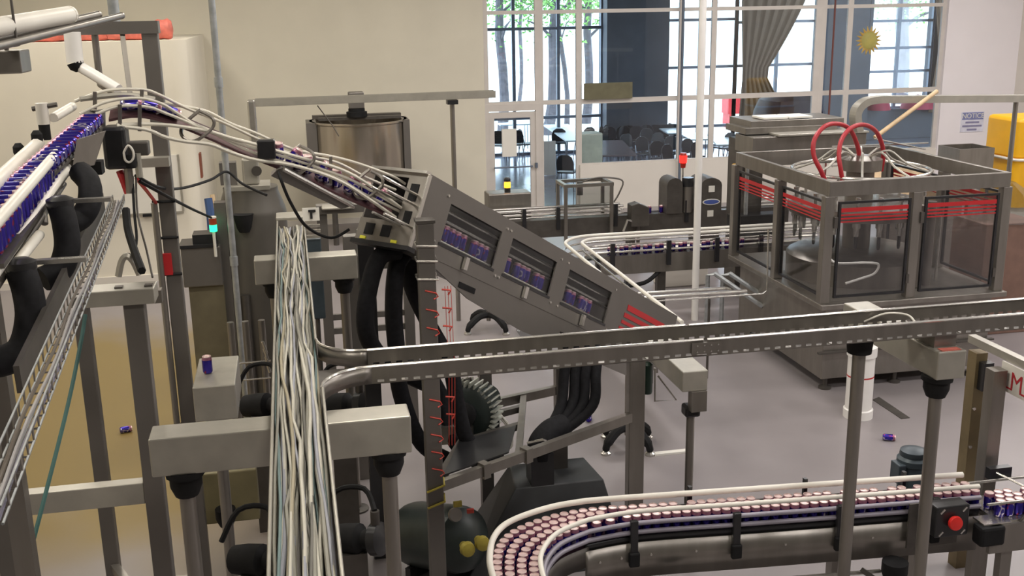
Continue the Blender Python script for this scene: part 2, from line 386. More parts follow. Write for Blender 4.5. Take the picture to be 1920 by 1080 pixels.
for u, v, rz in ((1140, 206, 170), (1162, 214, 200), (1185, 204, 150), (1206, 216, 190), (1228, 208, 170), (1250, 212, 180), (1150, 232, 30), (1196, 238, 350), (1220, 242, 10), (1244, 250, 20), (1268, 256, 15), (1272, 196, 90), (1300, 262, 20), (1318, 268, 30), (1170, 226, 160), (1132, 222, 200), (1210, 230, 170), (1238, 228, 180), (1262, 226, 160), (1184, 252, 20), (1212, 258, 15), (1240, 266, 10), (1264, 272, 30)):
    chair(u, v, rz=R(rz), label='black stacking chair in the dim rows before the dark column', group='chairs before the dark column')
chair(1358, 247, rz=R(200), label='black chair pushed to the white table, left of the two'); chair(1384, 252, rz=R(190), label='black chair at the white table, right of the two')
chair(1064, 288, rz=R(150), label='black chair just inside the glass, right of the door')
def table(label, a, b_, wdt, m):
    a, b_ = Vector(a), Vector(b_); c = (a+b_)/2; e = thing('folding_table', label, 'table', (c.x, c.y, 0))
    d_ = (b_-a).normalized(); s_ = Vector((-d_.y, d_.x, 0))
    MB().obox((c.x, c.y, .735), (b_-a)/2, s_*wdt/2, (0, 0, .018)).build('table_top', m, e, bevel=.006)
    for i in (-1, 1):
        for j in (-1, 1):
            p = c+(b_-a)*.4*i+s_*wdt*.38*j; MB().cyl((p.x, p.y, 0), (p.x, p.y, .72), .014, n=6).build('leg', 'chrome', e)
    return e
P_ = lambda u, v: (PZ(u, v, .74).x, PZ(u, v, .74).y, 0)
table('long pale folding table behind the window near the door', P_(1042, 234), P_(1088, 264), .75, 'table')
table('brown folding table in the cafeteria beside the pale cabinet', P_(1135, 264), P_(1158, 292), .9, 'brown_table')
table('bright white folding table below the dark mullion', P_(1247, 236), P_(1274, 250), .65, 'table')
table('white folding table with two chairs near the dark cover', P_(1352, 252), P_(1372, 272), .75, 'table')
table('narrow white folding table behind the white pole', P_(1290, 250), P_(1312, 262), .5, 'table')
table('pale folding table seen through the glazed door', P_(935, 233), P_(992, 231), .6, 'table')
MBc = MB().box(5.95, 6.42, GY+.3, GY+.75, 0, 1.56); tag(MBc.build('cabinet', mat('pale_green_laminate', (.42, .46, .38), .5), bevel=.01), 'pale grey green cabinet just inside the window', 'cabinet')
p = PZ(1030, 266, .85); tag(MB().box(p.x-.16, p.x+.16, p.y-.02, p.y+.02, 0, .87).build('folded_sign', 'paper', bevel=.01), 'pale square board leaning among the chairs', 'board')
# dark covered bulk behind the window
m = MB(); c = PZ(1465, 300, 0.3); vs = []; N = 28
prof = [(1.02, 0), (1.0, .6), (.97, 1.2), (.9, 1.75), (.78, 2.05), (.45, 2.2), (.02, 2.22)]
for r_, z in prof:
    for j in range(N):
        a = 2*math.pi*j/N; sq = 1/max(abs(math.cos(a)), abs(math.sin(a)))**.6
        vs.append((11.75+.85*r_*sq*math.cos(a), 24.0+.75*r_*sq*math.sin(a)+.03*math.sin(a*9), z*.93))
fs = [[i*N+j, i*N+(j+1) % N, (i+1)*N+(j+1) % N, (i+1)*N+j] for i in range(len(prof)-1) for j in range(N)]
fs.append([(len(prof)-1)*N+j for j in range(N)]); m.add(vs, fs)
tag(m.build('covered_machine', 'navy', smooth=True), 'tall bulk under a dark navy cover behind the window', 'cover')
# boxes and red shapes on the far sill
for k, (u, v, w_, lab) in enumerate(((1650, 158, .35, 'red cloth heap on the far window sill, left'), (1722, 158, .5, 'maroon cloth heap on the far window sill, right'))):
    p = PY(u, v+10, OY-.5); m = MB()
    m.lathe([(w_, 0), (w_*.9, .18), (w_*.5, .36), (.02, .42)], (p.x, p.y, .95), 12); tag(m.build('cloth_heap', mat('red_cloth_%d' % k, (.28, .03, .06), .7), smooth=True), lab, 'cloth')
# ---- outside
struct(MB().box(-40, 80, 31, 120, -.4, -.15).build('ground', 'ground'), 'bright paving outside')
def tree(label, u, y, r_, lean, crown):
    p = PY(u, 150, y); e = thing('tree', label, 'tree', (p.x, p.y, -.2)); m = MB()
    pts = [(p.x+lean*z/6+.08*math.sin(z*1.3), p.y, z) for z in (-.2, 1, 2, 3.2, 4.5, 6, 7.5)]
    m.tube(pts, [r_*1.2, r_, r_*.95, r_*.9, r_*.8, r_*.65, r_*.4], 9).build('trunk', 'bark', e, True)
    for k in range(4):
        z = 3.0+k*.9; a = k*2.1+u; q = Vector((p.x+lean*z/6, p.y, z))
        MB().tube([q, q+Vector((math.cos(a)*.7, math.sin(a)*.5, .5)), q+Vector((math.cos(a)*1.4, math.sin(a), .7))], [r_*.35, r_*.25, r_*.1], 6).build('branch', 'bark', e)
    if crown:
        m = MB()
        for _ in range(crown*3):
            g = Vector((random.gauss(0, .9), random.gauss(0, .7), random.gauss(0, .8))); q = Vector((p.x+lean*.8, p.y, 5.2))+g
            t1 = Vector((random.uniform(-1, 1), random.uniform(-1, 1), random.uniform(-1, 1))).normalized()*.09; t2 = t1.orthogonal().normalized()*.05
            m.add([q-t1, q+t2, q+t1, q-t2], [(0, 1, 2, 3)])
        o = m.build('foliage', 'leaf', e); o['kind'] = 'stuff'
tree('straight grey tree trunk outside, leftmost through the glass', 941, 37, .17, 0, 350)
tree('slender pale tree outside, second from the left', 972, 45, .08, .3, 500)
tree('leaning grey tree trunk outside above the pale table', 1028, 36, .18, .45, 500)
tree('thin leaning tree outside beside the dark mullion', 1063, 38, .09, -.4, 400)
tree('bent grey tree trunk outside next to the dark column', 1100, 39, .16, .15, 400)
tree('leafy tree outside the right hand windows', 1690, 42, .3, -.2, 900)
struct(MB().box(-10, 60, 70, 71, -.2, 4.2).build('wall_far', mat('pale_far_building', (.5, .56, .56), .9)), 'pale building across the street')
for k, (u, v) in enumerate(((1385, 165), (1480, 158))):
    p = PY(u, v+14, 36); m = MB()
    m.box(p.x-.5, p.x+.5, p.y-.3, p.y+.3, .35, .9); m.box(p.x-.45, p.x-.38, p.y-.3, p.y+.3, -.15, .35); m.box(p.x+.38, p.x+.45, p.y-.3, p.y+.3, -.15, .35)
    tag(m.build('outdoor_bench', 'red'), ('red bench outside, left of the gathered curtain', 'red bench outside, right of the gathered curtain')[k], 'bench')

# ================================================================== cans
canm = bpy.data.materials.new('blue_can_print'); canm.use_nodes = True
nt = canm.node_tree; b = nt.nodes['Principled BSDF']; b.inputs['Roughness'].default_value = .24; b.inputs['Metallic'].default_value = .7
tc = nt.nodes.new('ShaderNodeTexCoord'); wv = nt.nodes.new('ShaderNodeTexNoise'); wv.inputs['Scale'].default_value = 16; wv.inputs['Detail'].default_value = 1
mp = nt.nodes.new('ShaderNodeMapping'); mp.inputs['Scale'].default_value = (1, 1, .8); mp.inputs['Rotation'].default_value = (.5, .2, 0)
cr = nt.nodes.new('ShaderNodeValToRGB'); el = cr.color_ramp.elements; cr.color_ramp.interpolation = 'CONSTANT'
el[0].position = 0; el[0].color = (.30, .03, .08, 1); el[1].position = .36; el[1].color = (.045, .03, .34, 1)
e_ = el.new(.60); e_.color = (.55, .50, .62, 1); e_ = el.new(.66); e_.color = (.06, .05, .30, 1)
nt.links.new(tc.outputs['Object'], mp.inputs[0]); nt.links.new(mp.outputs[0], wv.inputs['Vector']); nt.links.new(wv.outputs['Fac'], cr.inputs[0]); nt.links.new(cr.outputs[0], b.inputs['Base Color'])
MT['can'] = canm
MT['lid'] = mat('reflected_pink_lid', (.78, .60, .58), .3, .4, .12, 18)  # pink of reflected light is put into the lid colour
MT['neck'] = mat('reflected_pink_neck', (.36, .15, .22), .3, .4, .15, 14)  # reflected pink put into the neck colour too
def make_can():
    e = thing('drink_can', 'x', 'can', (0, 0, 0))
    bo = MB().lathe([(.024, 0), (.030, .006), (.033, .014), (.033, .094)], n=14).build('body', 'can', e, True)
    MB().lathe([(.033, .094), (.0325, .100), (.0285, .113)], n=14).build('neck', 'neck', e, True)
    MB().lathe([(.0285, .1125), (.0295, .118), (.0275, .120), (.0245, .1145), (.0005, .1145)], n=14).build('lid', 'lid', e, True)
    return e
CAN = make_can(); CAN_FREE = [True]
def can(loc, label, group, rot=None, rz=None):
    if CAN_FREE[0]:
        CAN_FREE[0] = False; o = CAN; o.location = Vector(loc); o['label'] = label; o['group'] = group
    else: o = dup(CAN, loc, 0, label, group)
    o.rotation_euler = (0, 0, random.uniform(0, 6.28) if rz is None else rz)
    if rot is not None: o.rotation_mode = 'QUATERNION'; o.rotation_quaternion = rot
    return o

# ================================================================== filler machine
FX0, FX1, FY0, FY1, FZ = 5.50, 7.60, 10.17, 12.6, 2.36
fl = thing('can_filler', 'large stainless can filling machine with glazed red striped guard', 'filling machine', (6.55, 11.4, 0))
MB().box(FX0+.05, FX1-.02, FY0+.06, FY1-.1, .14, .97).build('base_cabinet', 'steel', fl, bevel=.01)
MB().box(FX0-.06, FX1+.08, FY0-.06, FY1+.05, .97, 1.03).build('deck', 'steel', fl, bevel=.008)
MB().box(FX0-.02, FX1+.02, FY0, FY0+.05, .45, .47).build('seam_strip', 'steel_dark', fl)
for x in (FX0+.15, 6.5, FX1-.15):
    for y in (FY0+.15, FY1-.25):
        MB().lathe([(.07, 0), (.07, .025), (.025, .04), (.025, .15)], (x, y, 0), 12).build('foot', 'steel_dark', fl, True)
tf = MB(); t = .035
tf.box(FX0-.02, FX1+.02, FY0-.01, FY0+t, 2.20, FZ); tf.box(FX0-.02, FX1+.02, FY1-t, FY1+.01, 2.17, FZ)
tf.box(FX0-.02, FX0+t, FY0+t, FY1-t, 2.20, FZ); tf.box(FX1-t, FX1+.02, FY0+t, FY1-t, 2.20, FZ)
tf.build('top_frame', 'steel', fl, bevel=.006)
po = [(FX0, FY0), (FX1, FY0), (FX0, FY1), (FX1, FY1), (6.52, FY0), (FX0, 11.35), (FX1, 11.35)]
for x, y in po: MB().box(x-.055, x+.055, y-.005 if y < 11 else y-.05, y+.09 if y < 11 else y+.05, 1.03, 2.2).build('guard_post', 'steel', fl, bevel=.006)
def fpane(a, b_, side):
    # guard door: dark gasket, glass, three red stripes, hinges
    if side in 'F':
        y = FY0-.005; g = MB()
        x0, x1 = a, b_; z0, z1 = 1.09, 2.14
        g.box(x0, x0+.025, y-.01, y+.02, z0, z1); g.box(x1-.025, x1, y-.01, y+.02, z0, z1); g.box(x0+.025, x1-.025, y-.01, y+.02, z0, z0+.025); g.box(x0+.025, x1-.025, y-.01, y+.02, z1-.025, z1)
        d_ = g.build('guard_door', 'black_gloss', fl); MB().box(x0+.025, x1-.025, y, y+.008, z0+.025, z1-.025).build('pane', 'guard_glass', d_)
        for z, h_ in ((2.025, .045), (1.985, .018), (1.948, .018), (1.915, .012)): MB().box(x0+.03, x1-.03, y-.006, y-.002, z, z+h_).build('red_stripe', 'red', d_)
        MB().box(x0-.05, x0-.01, y-.02, y, 1.86, 1.98).build('hinge', 'steel_dark', d_); MB().box(x1-.0, x1+.035, y-.02, y, 1.2, 1.3).build('latch', 'steel_dark', d_)
    else:
        x = FX0-.005 if side == 'L' else FX1+.0; s_ = -1 if side == 'L' else 1; y0, y1 = a, b_; z0, z1 = 1.09, 2.14
        g = MB(); g.box(x-.01, x+.02, y0, y0+.025, z0, z1); g.box(x-.01, x+.02, y1-.025, y1, z0, z1); g.box(x-.01, x+.02, y0+.025, y1-.025, z0, z0+.025); g.box(x-.01, x+.02, y0+.025, y1-.025, z1-.025, z1)
        d_ = g.build('guard_door', 'black_gloss', fl); MB().box(x, x+.008, y0+.025, y1-.025, z0+.025, z1-.025).build('pane', 'guard_glass', d_)
        for z, h_ in ((2.025, .045), (1.985, .018), (1.948, .018), (1.915, .012)): MB().box(x+s_*.01-.002, x+s_*.01+.002, y0+.03, y1-.03, z, z+h_).build('red_stripe', 'red', d_)
fpane(5.60, 6.44, 'F'); fpane(6.61, 7.50, 'F'); fpane(10.30, 11.27, 'L'); fpane(11.43, 12.5, 'L'); fpane(10.30, 11.27, 'R'); fpane(11.43, 12.5, 'R')
# carousel inside
cx, cy = 6.5, 11.35
MB().lathe([(.80, 1.03), (.80, 1.28), (.72, 1.33), (.3, 1.35)], (cx, cy, 0), 32).build('carousel_base', 'steel', fl, True)
MB().lathe([(.16, 1.3), (.16, 2.25), (.24, 2.27), (.24, 2.40), (.12, 2.44)], (cx, cy, 0), 20).build('centre_column', 'steel', fl, True)
MB().lathe([(.52, 1.78), (.80, 1.78), (.82, 1.84), (.80, 1.90), (.52, 1.90)], (cx, cy, 0), 32).build('filler_bowl', 'steel', fl, True)
for k in range(18):
    a = 2*math.pi*k/18; x, y = cx+.72*math.cos(a), cy+.72*math.sin(a)
    v_ = MB().lathe([(.030, 1.62), (.030, 1.70), (.045, 1.72), (.045, 1.80)], (x, y, 0), 10).build('filling_valve', 'steel_light', fl, True)
    MB().lathe([(.012, 1.47), (.02, 1.5), (.02, 1.62)], (x, y, 0), 8).build('nozzle', 'black_gloss', v_, True)
    MB().lathe([(.018, 1.90), (.018, 2.0), (.03, 2.02), (.03, 2.06)], (x, y, 0), 8).build('valve_cap', 'steel_light', v_, True)
MB().tube([(cx+.78*math.cos(a*math.pi/18), cy+.78*math.sin(a*math.pi/18), 2.28) for a in range(37)], .02, 8).build('ring_pipe', 'steel_light', fl, True)
MB().tube(spline([(5.70, 10.5, 1.46), (5.78, 10.45, 1.40), (6.1, 10.42, 1.39), (6.26, 10.42, 1.36), (6.22, 10.42, 1.26), (6.05, 10.42, 1.21), (5.88, 10.42, 1.17)], 6), .014, 8).build('white_tube', 'pvc', fl, True)
for k in range(8):
    a = 2*math.pi*k/8+.3; MB().tube(spline([(cx+.1*math.cos(a), cy+.1*math.sin(a), 2.42), (cx+.3*math.cos(a), cy+.3*math.sin(a), 2.50), (cx+.5*math.cos(a), cy+.5*math.sin(a), 2.36), (cx+.76*math.cos(a), cy+.76*math.sin(a), 2.26)], 4), .014, 6).build('feed_arm', 'alu', fl, True)
MB().box(6.70, 6.84, 10.5, 10.62, 1.03, 1.98).build('capper_column', 'steel', fl, bevel=.01); MB().cyl((6.98, 10.6, 1.03), (6.98, 10.6, 2.0), .05, n=12).build('drive_column', 'steel', fl, True)
for k in range(4): MB().cyl((6.9+.10*k, 10.75, 1.03), (6.9+.10*k, 10.75, 1.9-.1*(k % 2)), .018, n=8).build('guide_rod', 'steel_light', fl)
for pts in (((1552, 352, 10.8), (1540, 322, 10.8), (1526, 292, 10.85), (1527, 262, 10.9), (1545, 238, 11.0), (1568, 232, 11.1), (1592, 241, 11.2), (1606, 268, 11.3), (1611, 292, 11.35), (1612, 325, 11.4)), ((1581, 352, 10.8), (1577, 322, 10.8), (1573, 292, 10.85), (1578, 262, 10.95), (1596, 240, 11.05), (1620, 234, 11.15), (1642, 246, 11.3), (1654, 272, 11.4), (1656, 295, 11.45), (1652, 320, 11.5))):
    MB().tube(spline([PY(*p) for p in pts], 5), .026, 10).build('red_hose', 'redhose', fl, True)
for a_, b_ in (((1560, 275), (1740, 268)), ((1640, 260), (1735, 280)), ((1560, 312), (1660, 300))):
    MB().cyl(PY(*a_, 11.8), PY(*b_, 11.9), .012, n=6).build('air_line', 'steel_light', fl)

# ---- hood behind the filler: stacked troughs
hd = thing('infeed_hood', 'stacked stainless troughs on a dark pillar behind the filler', 'machine', (6.9, 14.3, 0))
def px_slab(name, corners, y0, dy, th, m, par):
    # a slab whose front-top edge runs between two picture points, dy deep, th high
    a, b_ = PY(*corners[0], y0), PY(*corners[1], y0); z = (a.z+b_.z)/2
    return MB().box(a.x, b_.x, y0, y0+dy, z-th, z).build(name, m, par, bevel=.006)
px_slab('top_trough', ((1408, 226), (1583, 222)), 14.0, .75, .10, 'steel', hd)
px_slab('lid_plate', ((1432, 221), (1478, 219)), 14.05, .4, .03, 'paper', hd); px_slab('lid_plate', ((1480, 219), (1524, 217)), 14.05, .4, .03, 'paper', hd)
px_slab('middle_trough', ((1398, 240), (1570, 234)), 13.95, .7, .09, 'steel', hd)
px_slab('lower_trough', ((1412, 256), (1625, 252)), 13.7, .6, .24, 'steel', hd)
px_slab('lower_tray', ((1460, 251), (1630, 247)), 13.65, .5, .03, 'alu', hd)
a = PY(1386, 290, 14.2); b_ = PY(1432, 290, 14.2); MB().box(a.x, b_.x, 14.2, 14.6, 0, 2.3).build('pillar', 'steel_dark', hd, bevel=.01)
a = PY(1376, 405, 13.95); MB().box(a.x, a.x+.75, 13.95, 14.2, .9, 1.25).build('control_box', 'black_gloss', hd, bevel=.01)
MB().cyl((a.x+.22, 14.05, 1.25), (a.x+.22, 14.05, 2.2), .03, n=8).build('conduit', 'galv', hd)
a = PY(1373, 330, 14.1); MB().box(a.x, a.x+.11, 14.05, 14.15, a.z, a.z+.17).build('yellow_sensor', 'yellow', hd, bevel=.02)

# ---- overhead trays at the back
def tray_run(name, label, a, b_, w=.12, h=.07, m='alu'):
    a, b_ = Vector(a), Vector(b_); e = thing(name, label, 'cable tray', (a+b_)/2)
    d_ = (b_-a).normalized(); s_ = d_.cross(Vector((0, 0, 1))).normalized()
    MB().beam(a, b_, w, .006).build('tray_bottom', m, e)
    for k in (-1, 1): MB().beam(a+s_*w/2*k+Vector((0, 0, h/2)), b_+s_*w/2*k+Vector((0, 0, h/2)), .006, h).build('side_rail', m, e)
    return e
tb = tray_run('cable_tray', 'level overhead cable tray in front of the cream wall', (-.42, 14.0, 3.02), (2.66, 14.0, 3.03), .14, .09)
MB().box(-.52, -.42, 13.9, 14.1, 2.55, 3.10).build('drop_channel', 'steel_light', tb, bevel=.02)
MB().cyl((2.09, 14, 0), (2.09, 14, 2.98), .032, n=12).build('support_post', 'steel', tb, True); MB().box(2.02, 2.16, 13.93, 14.07, 2.96, 3.015).build('post_clamp', 'black_gloss', tb)
MB().tube([(.35, 14, 3.0), (.52, 14, 2.75), (.6, 14, 2.6)], .008, 6).build('hanger_wire', 'steel_dark', tb)
rp = thing('cable_tray', 'overhead tray with a curved end above the filler', 'cable tray', (8.3, 12.6, 2.9))
pts = spline([PY(1608, 246, 12.6), PY(1604, 215, 12.6), PY(1615, 196, 12.6), PY(1640, 187, 12.6), PY(1700, 186, 12.6), PY(1960, 184, 12.6)], 6)
m = MB(); vs = []
for i, p in enumerate(pts):
    t = (pts[min(i+1, len(pts)-1)]-pts[max(i-1, 0)]).normalized(); nrm = Vector((0, 1, 0)).cross(t).normalized()
    vs += [p+nrm*.045+Vector((0, .08, 0)), p+nrm*.045-Vector((0, .08, 0)), p-nrm*.045-Vector((0, .08, 0)), p-nrm*.045+Vector((0, .08, 0))]
fs = [[i*4+j, i*4+(j+1) % 4, i*4+4+(j+1) % 4, i*4+4+j] for i in range(len(pts)-1) for j in range(4)]+[[0, 1, 2, 3], [len(vs)-4+j for j in range(4)]]
m.add(vs, fs).build('bent_channel', 'alu', rp); MB().cyl((9.4, 12.6, 0), (9.4, 12.6, 2.86), .032, n=10).build('support_post', 'steel', rp)
wp = MB().cyl(PY(1757, 171, 12.45), PY(1640, 258, 12.3), .028, n=10); tag(wp.build('wooden_pole', 'wood', smooth=True), 'pale wooden pole leaning over the filler', 'pole')
tag(MB().cyl((5.225, 13.2, 0), (5.215, 13.2, 7), .047, n=14).build('white_pole', 'pvc', smooth=True), 'slim white pole from floor to ceiling before the windows', 'pole')

# ---- right hand background
yb_ = thing('yellow_drum', 'tall yellow container with a pale rim cord on a white base', 'container', (12.1, 16, 0))
def rrect(cx_, cy_, hx, hy, r_, z, n=5):
    return [(cx_+sx*(hx-r_)+r_*math.cos(a0+k*math.pi/2/n), cy_+sy_*(hy-r_)+r_*math.sin(a0+k*math.pi/2/n), z) for sx, sy_, a0 in ((1, 1, 0), (-1, 1, math.pi/2), (-1, -1, math.pi), (1, -1, 3*math.pi/2)) for k in range(n+1)]
MB().prism(rrect(12.45, 16.3, .52, .5, .12, .72), (0, 0, .80)).build('lower_shell', 'yellow', yb_, True); MB().prism(rrect(12.45, 16.3, .50, .48, .12, 1.52), (0, 0, .7)).build('upper_shell', 'yellow', yb_, True, .06)
MB().tube([Vector(p)+Vector((0, 0, 0)) for p in rrect(12.45, 16.3, .55, .53, .12, 1.54)]+[Vector(rrect(12.45, 16.3, .55, .53, .12, 1.54)[0])], .025, 6).build('rim_cord', 'white_plastic', yb_, True)
MB().box(12.0, 12.9, 15.95, 16.6, 0, .72).build('base_block', 'paper', yb_, bevel=.02)
sb = thing('steel_bin', 'open grey steel bin on a stand beside the white wall', 'bin', (11.0, 16.4, 0))
a = PY(1800, 280, 16.0); b_ = PY(1862, 312, 16.0); g = MB()
g.box(a.x, b_.x, 16.0, 16.02, b_.z-.05, a.z); g.box(a.x, b_.x, 16.6, 16.62, b_.z-.05, a.z); g.box(a.x, a.x+.02, 16.02, 16.6, b_.z-.05, a.z); g.box(b_.x-.02, b_.x, 16.02, 16.6, b_.z-.05, a.z); g.box(a.x, b_.x, 16.0, 16.62, b_.z-.07, b_.z-.05)
g.build('bin_walls', 'steel', sb)
for x in (a.x+.04, b_.x-.04):
    for y in (16.05, 16.57): MB().box(x-.02, x+.02, y-.02, y+.02, 0, b_.z-.06).build('leg', 'steel_dark', sb)
ct = thing('carton', 'brown carton wrapped in clear film at the right edge', 'carton', (8.7, 11.9, 0))
MB().box(8.42, 9.2, 11.6, 12.3, 0, 1.45).build('box', mat('dull_carton', (.22, .13, .10), .8), ct, bevel=.01)
MB().lathe([(.42, 1.44), (.44, 1.6), (.33, 1.8), (.15, 1.92), (.01, 1.95)], (8.85, 11.95, 0), 9).build('film_heap', 'film', ct)
ct = thing('carton', 'opened cardboard carton with raised flaps behind the filler guard', 'carton', (9.0, 13.6, 0))
MB().box(8.45, 9.3, 13.4, 14.1, 0, 1.35).build('box', mat('grey_carton', (.30, .26, .24), .8), ct)
MB().prism([(8.4, 13.35, 1.35), (9.35, 13.35, 1.35), (9.3, 13.05, 1.60), (8.4, 13.05, 1.70)], (0, .02, .01)).build('flap', 'wood', ct)
MB().prism([(8.4, 14.1, 1.35), (9.35, 14.1, 1.35), (9.3, 14.35, 1.72), (8.4, 14.35, 1.78)], (0, .02, .01)).build('flap', 'wood', ct)

# ---- conveyors behind
RL = 'steel_light'
def rail_set(par, pts, r_=.012, m=RL, name='guide_rail'): return MB().tube(pts, r_, 8).build(name, m, par, True)
mc = thing('can_conveyor', 'bent can conveyor with pale double rails leading to the filler', 'conveyor', (4.8, 13.6, 0))
def lane(off, z, x1=7.3, y1=9.6):
    # L-shaped lane: along X at y 13.7, quarter turn, then towards the camera at x 3.56
    r_ = .40+off; c = (3.96, 13.30)
    return [(x1, 13.70+off, z), (5.5, 13.70+off, z), (c[0], 13.70+off, z)]+[(c[0]-r_*math.sin(k*math.pi/16), c[1]+r_*math.cos(k*math.pi/16), z) for k in range(1, 8)]+[(c[0]-r_, c[1], z), (c[0]-r_, 11.5, z), (c[0]-r_, y1, z)]
for off in (-.11, .11):
    rail_set(mc, lane(off, 1.13), .022, 'white_plastic', 'top_rail')
    rail_set(mc, lane(off*1.15, 1.03), .013); rail_set(mc, lane(off*1.15, .93), .016)
bl = lane(-.09, .86); br_ = lane(.09, .86); m = MB()
m.add([Vector(p) for p in bl+br_]+[Vector(p)-Vector((0, 0, .03)) for p in bl+br_], [[i, i+1, len(bl)+i+1, len(bl)+i] for i in range(len(bl)-1)]+[[2*len(bl)+i, 2*len(bl)+i+1, 3*len(bl)+i+1, 3*len(bl)+i] for i in range(len(bl)-1)]); m.build('belt', 'steel_dark', mc)
MB().box(4.0, 7.3, 13.54, 13.56, .62, .88).build('side_plate', 'steel', mc); MB().box(4.0, 7.3, 13.84, 13.86, .62, .88).build('side_plate', 'steel', mc)
MB().box(3.41, 3.43, 9.6, 13.3, .62, .88).build('side_plate', 'steel', mc); MB().box(3.69, 3.71, 9.6, 13.3, .62, .88).build('side_plate', 'steel', mc)
for x in (4.15, 4.95, 5.65, 6.3): MB().box(x-.03, x+.03, 13.50, 13.54, .72, 1.06).build('rail_bracket', 'black_gloss', mc)
for y in (10.4, 11.6, 12.8): MB().box(3.71, 3.75, y-.03, y+.03, .72, 1.06).build('rail_bracket', 'black_gloss', mc)
for x, y in ((4.9, 13.7), (6.2, 13.7), (3.56, 12.6)): MB().box(x-.06, x+.06, y-.05, y+.05, 0, .62).build('leg', 'steel_dark', mc)
MB().tube(spline([(3.95, 13.5, .60), (4.25, 13.48, .48), (4.6, 13.48, .50), (4.85, 13.6, .62)], 5), .03, 8).build('drain_hose', 'black', mc, True)
for k in range(24):
    can((4.15+.085*k, 13.66+.06*(k % 2), .865), 'blue can with pink lid queued on the conveyor behind the tunnel', 'cans queued behind the rinse tunnel')

bc = thing('can_conveyor', 'straight can conveyor running below the interior windows', 'conveyor', (5.4, 16.3, 0))
MB().box(2.9, 8.0, 16.16, 16.18, .62, .90).build('side_plate', 'steel_dark', bc); MB().box(2.9, 8.0, 16.42, 16.44, .62, .90).build('side_plate', 'steel_dark', bc); MB().box(2.9, 8.0, 16.18, 16.42, .86, .89).build('belt', 'steel_dark', bc)
for y in (16.2, 16.4):
    for z, r_ in ((1.06, .02), (1.0, .012), (.94, .012)):
        rail_set(bc, [(2.9, y, z), (5.15, y, z)], r_, 'steel_light'); rail_set(bc, [(7.05, y, z), (8.0, y, z)], r_, 'steel_light')
for x in (3.5, 4.05, 5.0, 6.2): MB().box(x-.03, x+.03, 16.12, 16.17, .74, 1.1).build('rail_bracket', 'black_gloss', bc)
for x in (3.3, 5.3, 7.3): MB().box(x-.05, x+.05, 16.2, 16.4, 0, .62).build('leg', 'steel_dark', bc)
for x in (5.62, 5.82, 6.0): can((x, 16.3, .89), 'dark can standing apart on the conveyor below the windows', 'cans on the conveyor below the windows')
# amber lamp box
ab = thing('control_cabinet', 'low steel cabinet with an amber beacon before the door', 'cabinet', (3.35, 16.6, 0))
MB().box(3.02, 3.72, 16.6, 17.0, .55, 1.28).build('housing', 'steel', ab, bevel=.02); MB().box(3.1, 3.2, 16.65, 16.95, 0, .55).build('leg', 'steel_dark', ab); MB().box(3.55, 3.65, 16.65, 16.95, 0, .55).build('leg', 'steel_dark', ab)
bn = MB().lathe([(.05, 1.28), (.05, 1.35)], (3.36, 16.75, 0), 12).build('beacon_base', 'black_gloss', ab); MB().lathe([(.055, 1.35), (.055, 1.43), (.04, 1.45)], (3.36, 16.75, 0), 12).build('beacon_lens', 'amber', bn, True)
MB().lathe([(.056, 1.452), (.056, 1.49), (.03, 1.52)], (3.36, 16.75, 0), 12).build('beacon_cap', 'black_gloss', bn)
# inspection frame
ic = thing('inspection_frame', 'clear guarded inspection frame straddling the back conveyor', 'frame', (4.45, 16.3, 0))
for x in (4.15, 4.90):
    for y in (16.05, 16.55): MB().box(x-.025, x+.025, y-.025, y+.025, .55, 1.42).build('upright', 'steel', ic)
f = MB(); f.box(4.12, 4.93, 16.02, 16.08, 1.42, 1.47); f.box(4.12, 4.93, 16.52, 16.58, 1.42, 1.47); f.box(4.12, 4.18, 16.08, 16.52, 1.42, 1.47); f.box(4.87, 4.93, 16.08, 16.52, 1.42, 1.47); f.build('top_frame', 'steel', ic)
MB().box(4.18, 4.87, 16.06, 16.07, 1.1, 1.41).build('clear_panel', 'film', ic); MB().tube(spline([(4.5, 16.3, 1.46), (4.75, 16.2, 1.53), (5.1, 16.15, 1.48), (5.05, 16.1, 1.3), (4.95, 16.08, 1.15)], 5), .015, 6).build('air_hose', 'steel_dark', ic, True)
MB().cyl((4.45, 16.3, 1.25), (4.45, 16.3, 1.46), .05, n=10).build('sensor', 'steel_dark', ic)
sd = thing('sensor_box', 'small dark slanted sensor housing beside the back conveyor', 'sensor', (5.3, 16.0, 0))
MB().prism([(5.2, 15.95, .75), (5.5, 15.95, .75), (5.5, 15.95, 1.05), (5.32, 15.95, 1.13), (5.2, 15.95, 1.10)], (0, .22, 0)).build('housing', 'steel_dark', sd, bevel=.01); MB().cyl((5.35, 16.05, 0), (5.35, 16.05, .75), .03, n=8).build('stand', 'steel_dark', sd); MB().tube([(5.05, 15.9, .7), (5.12, 15.9, .88), (5.2, 15.95, .85)], .02, 6).build('elbow', 'steel_light', sd)
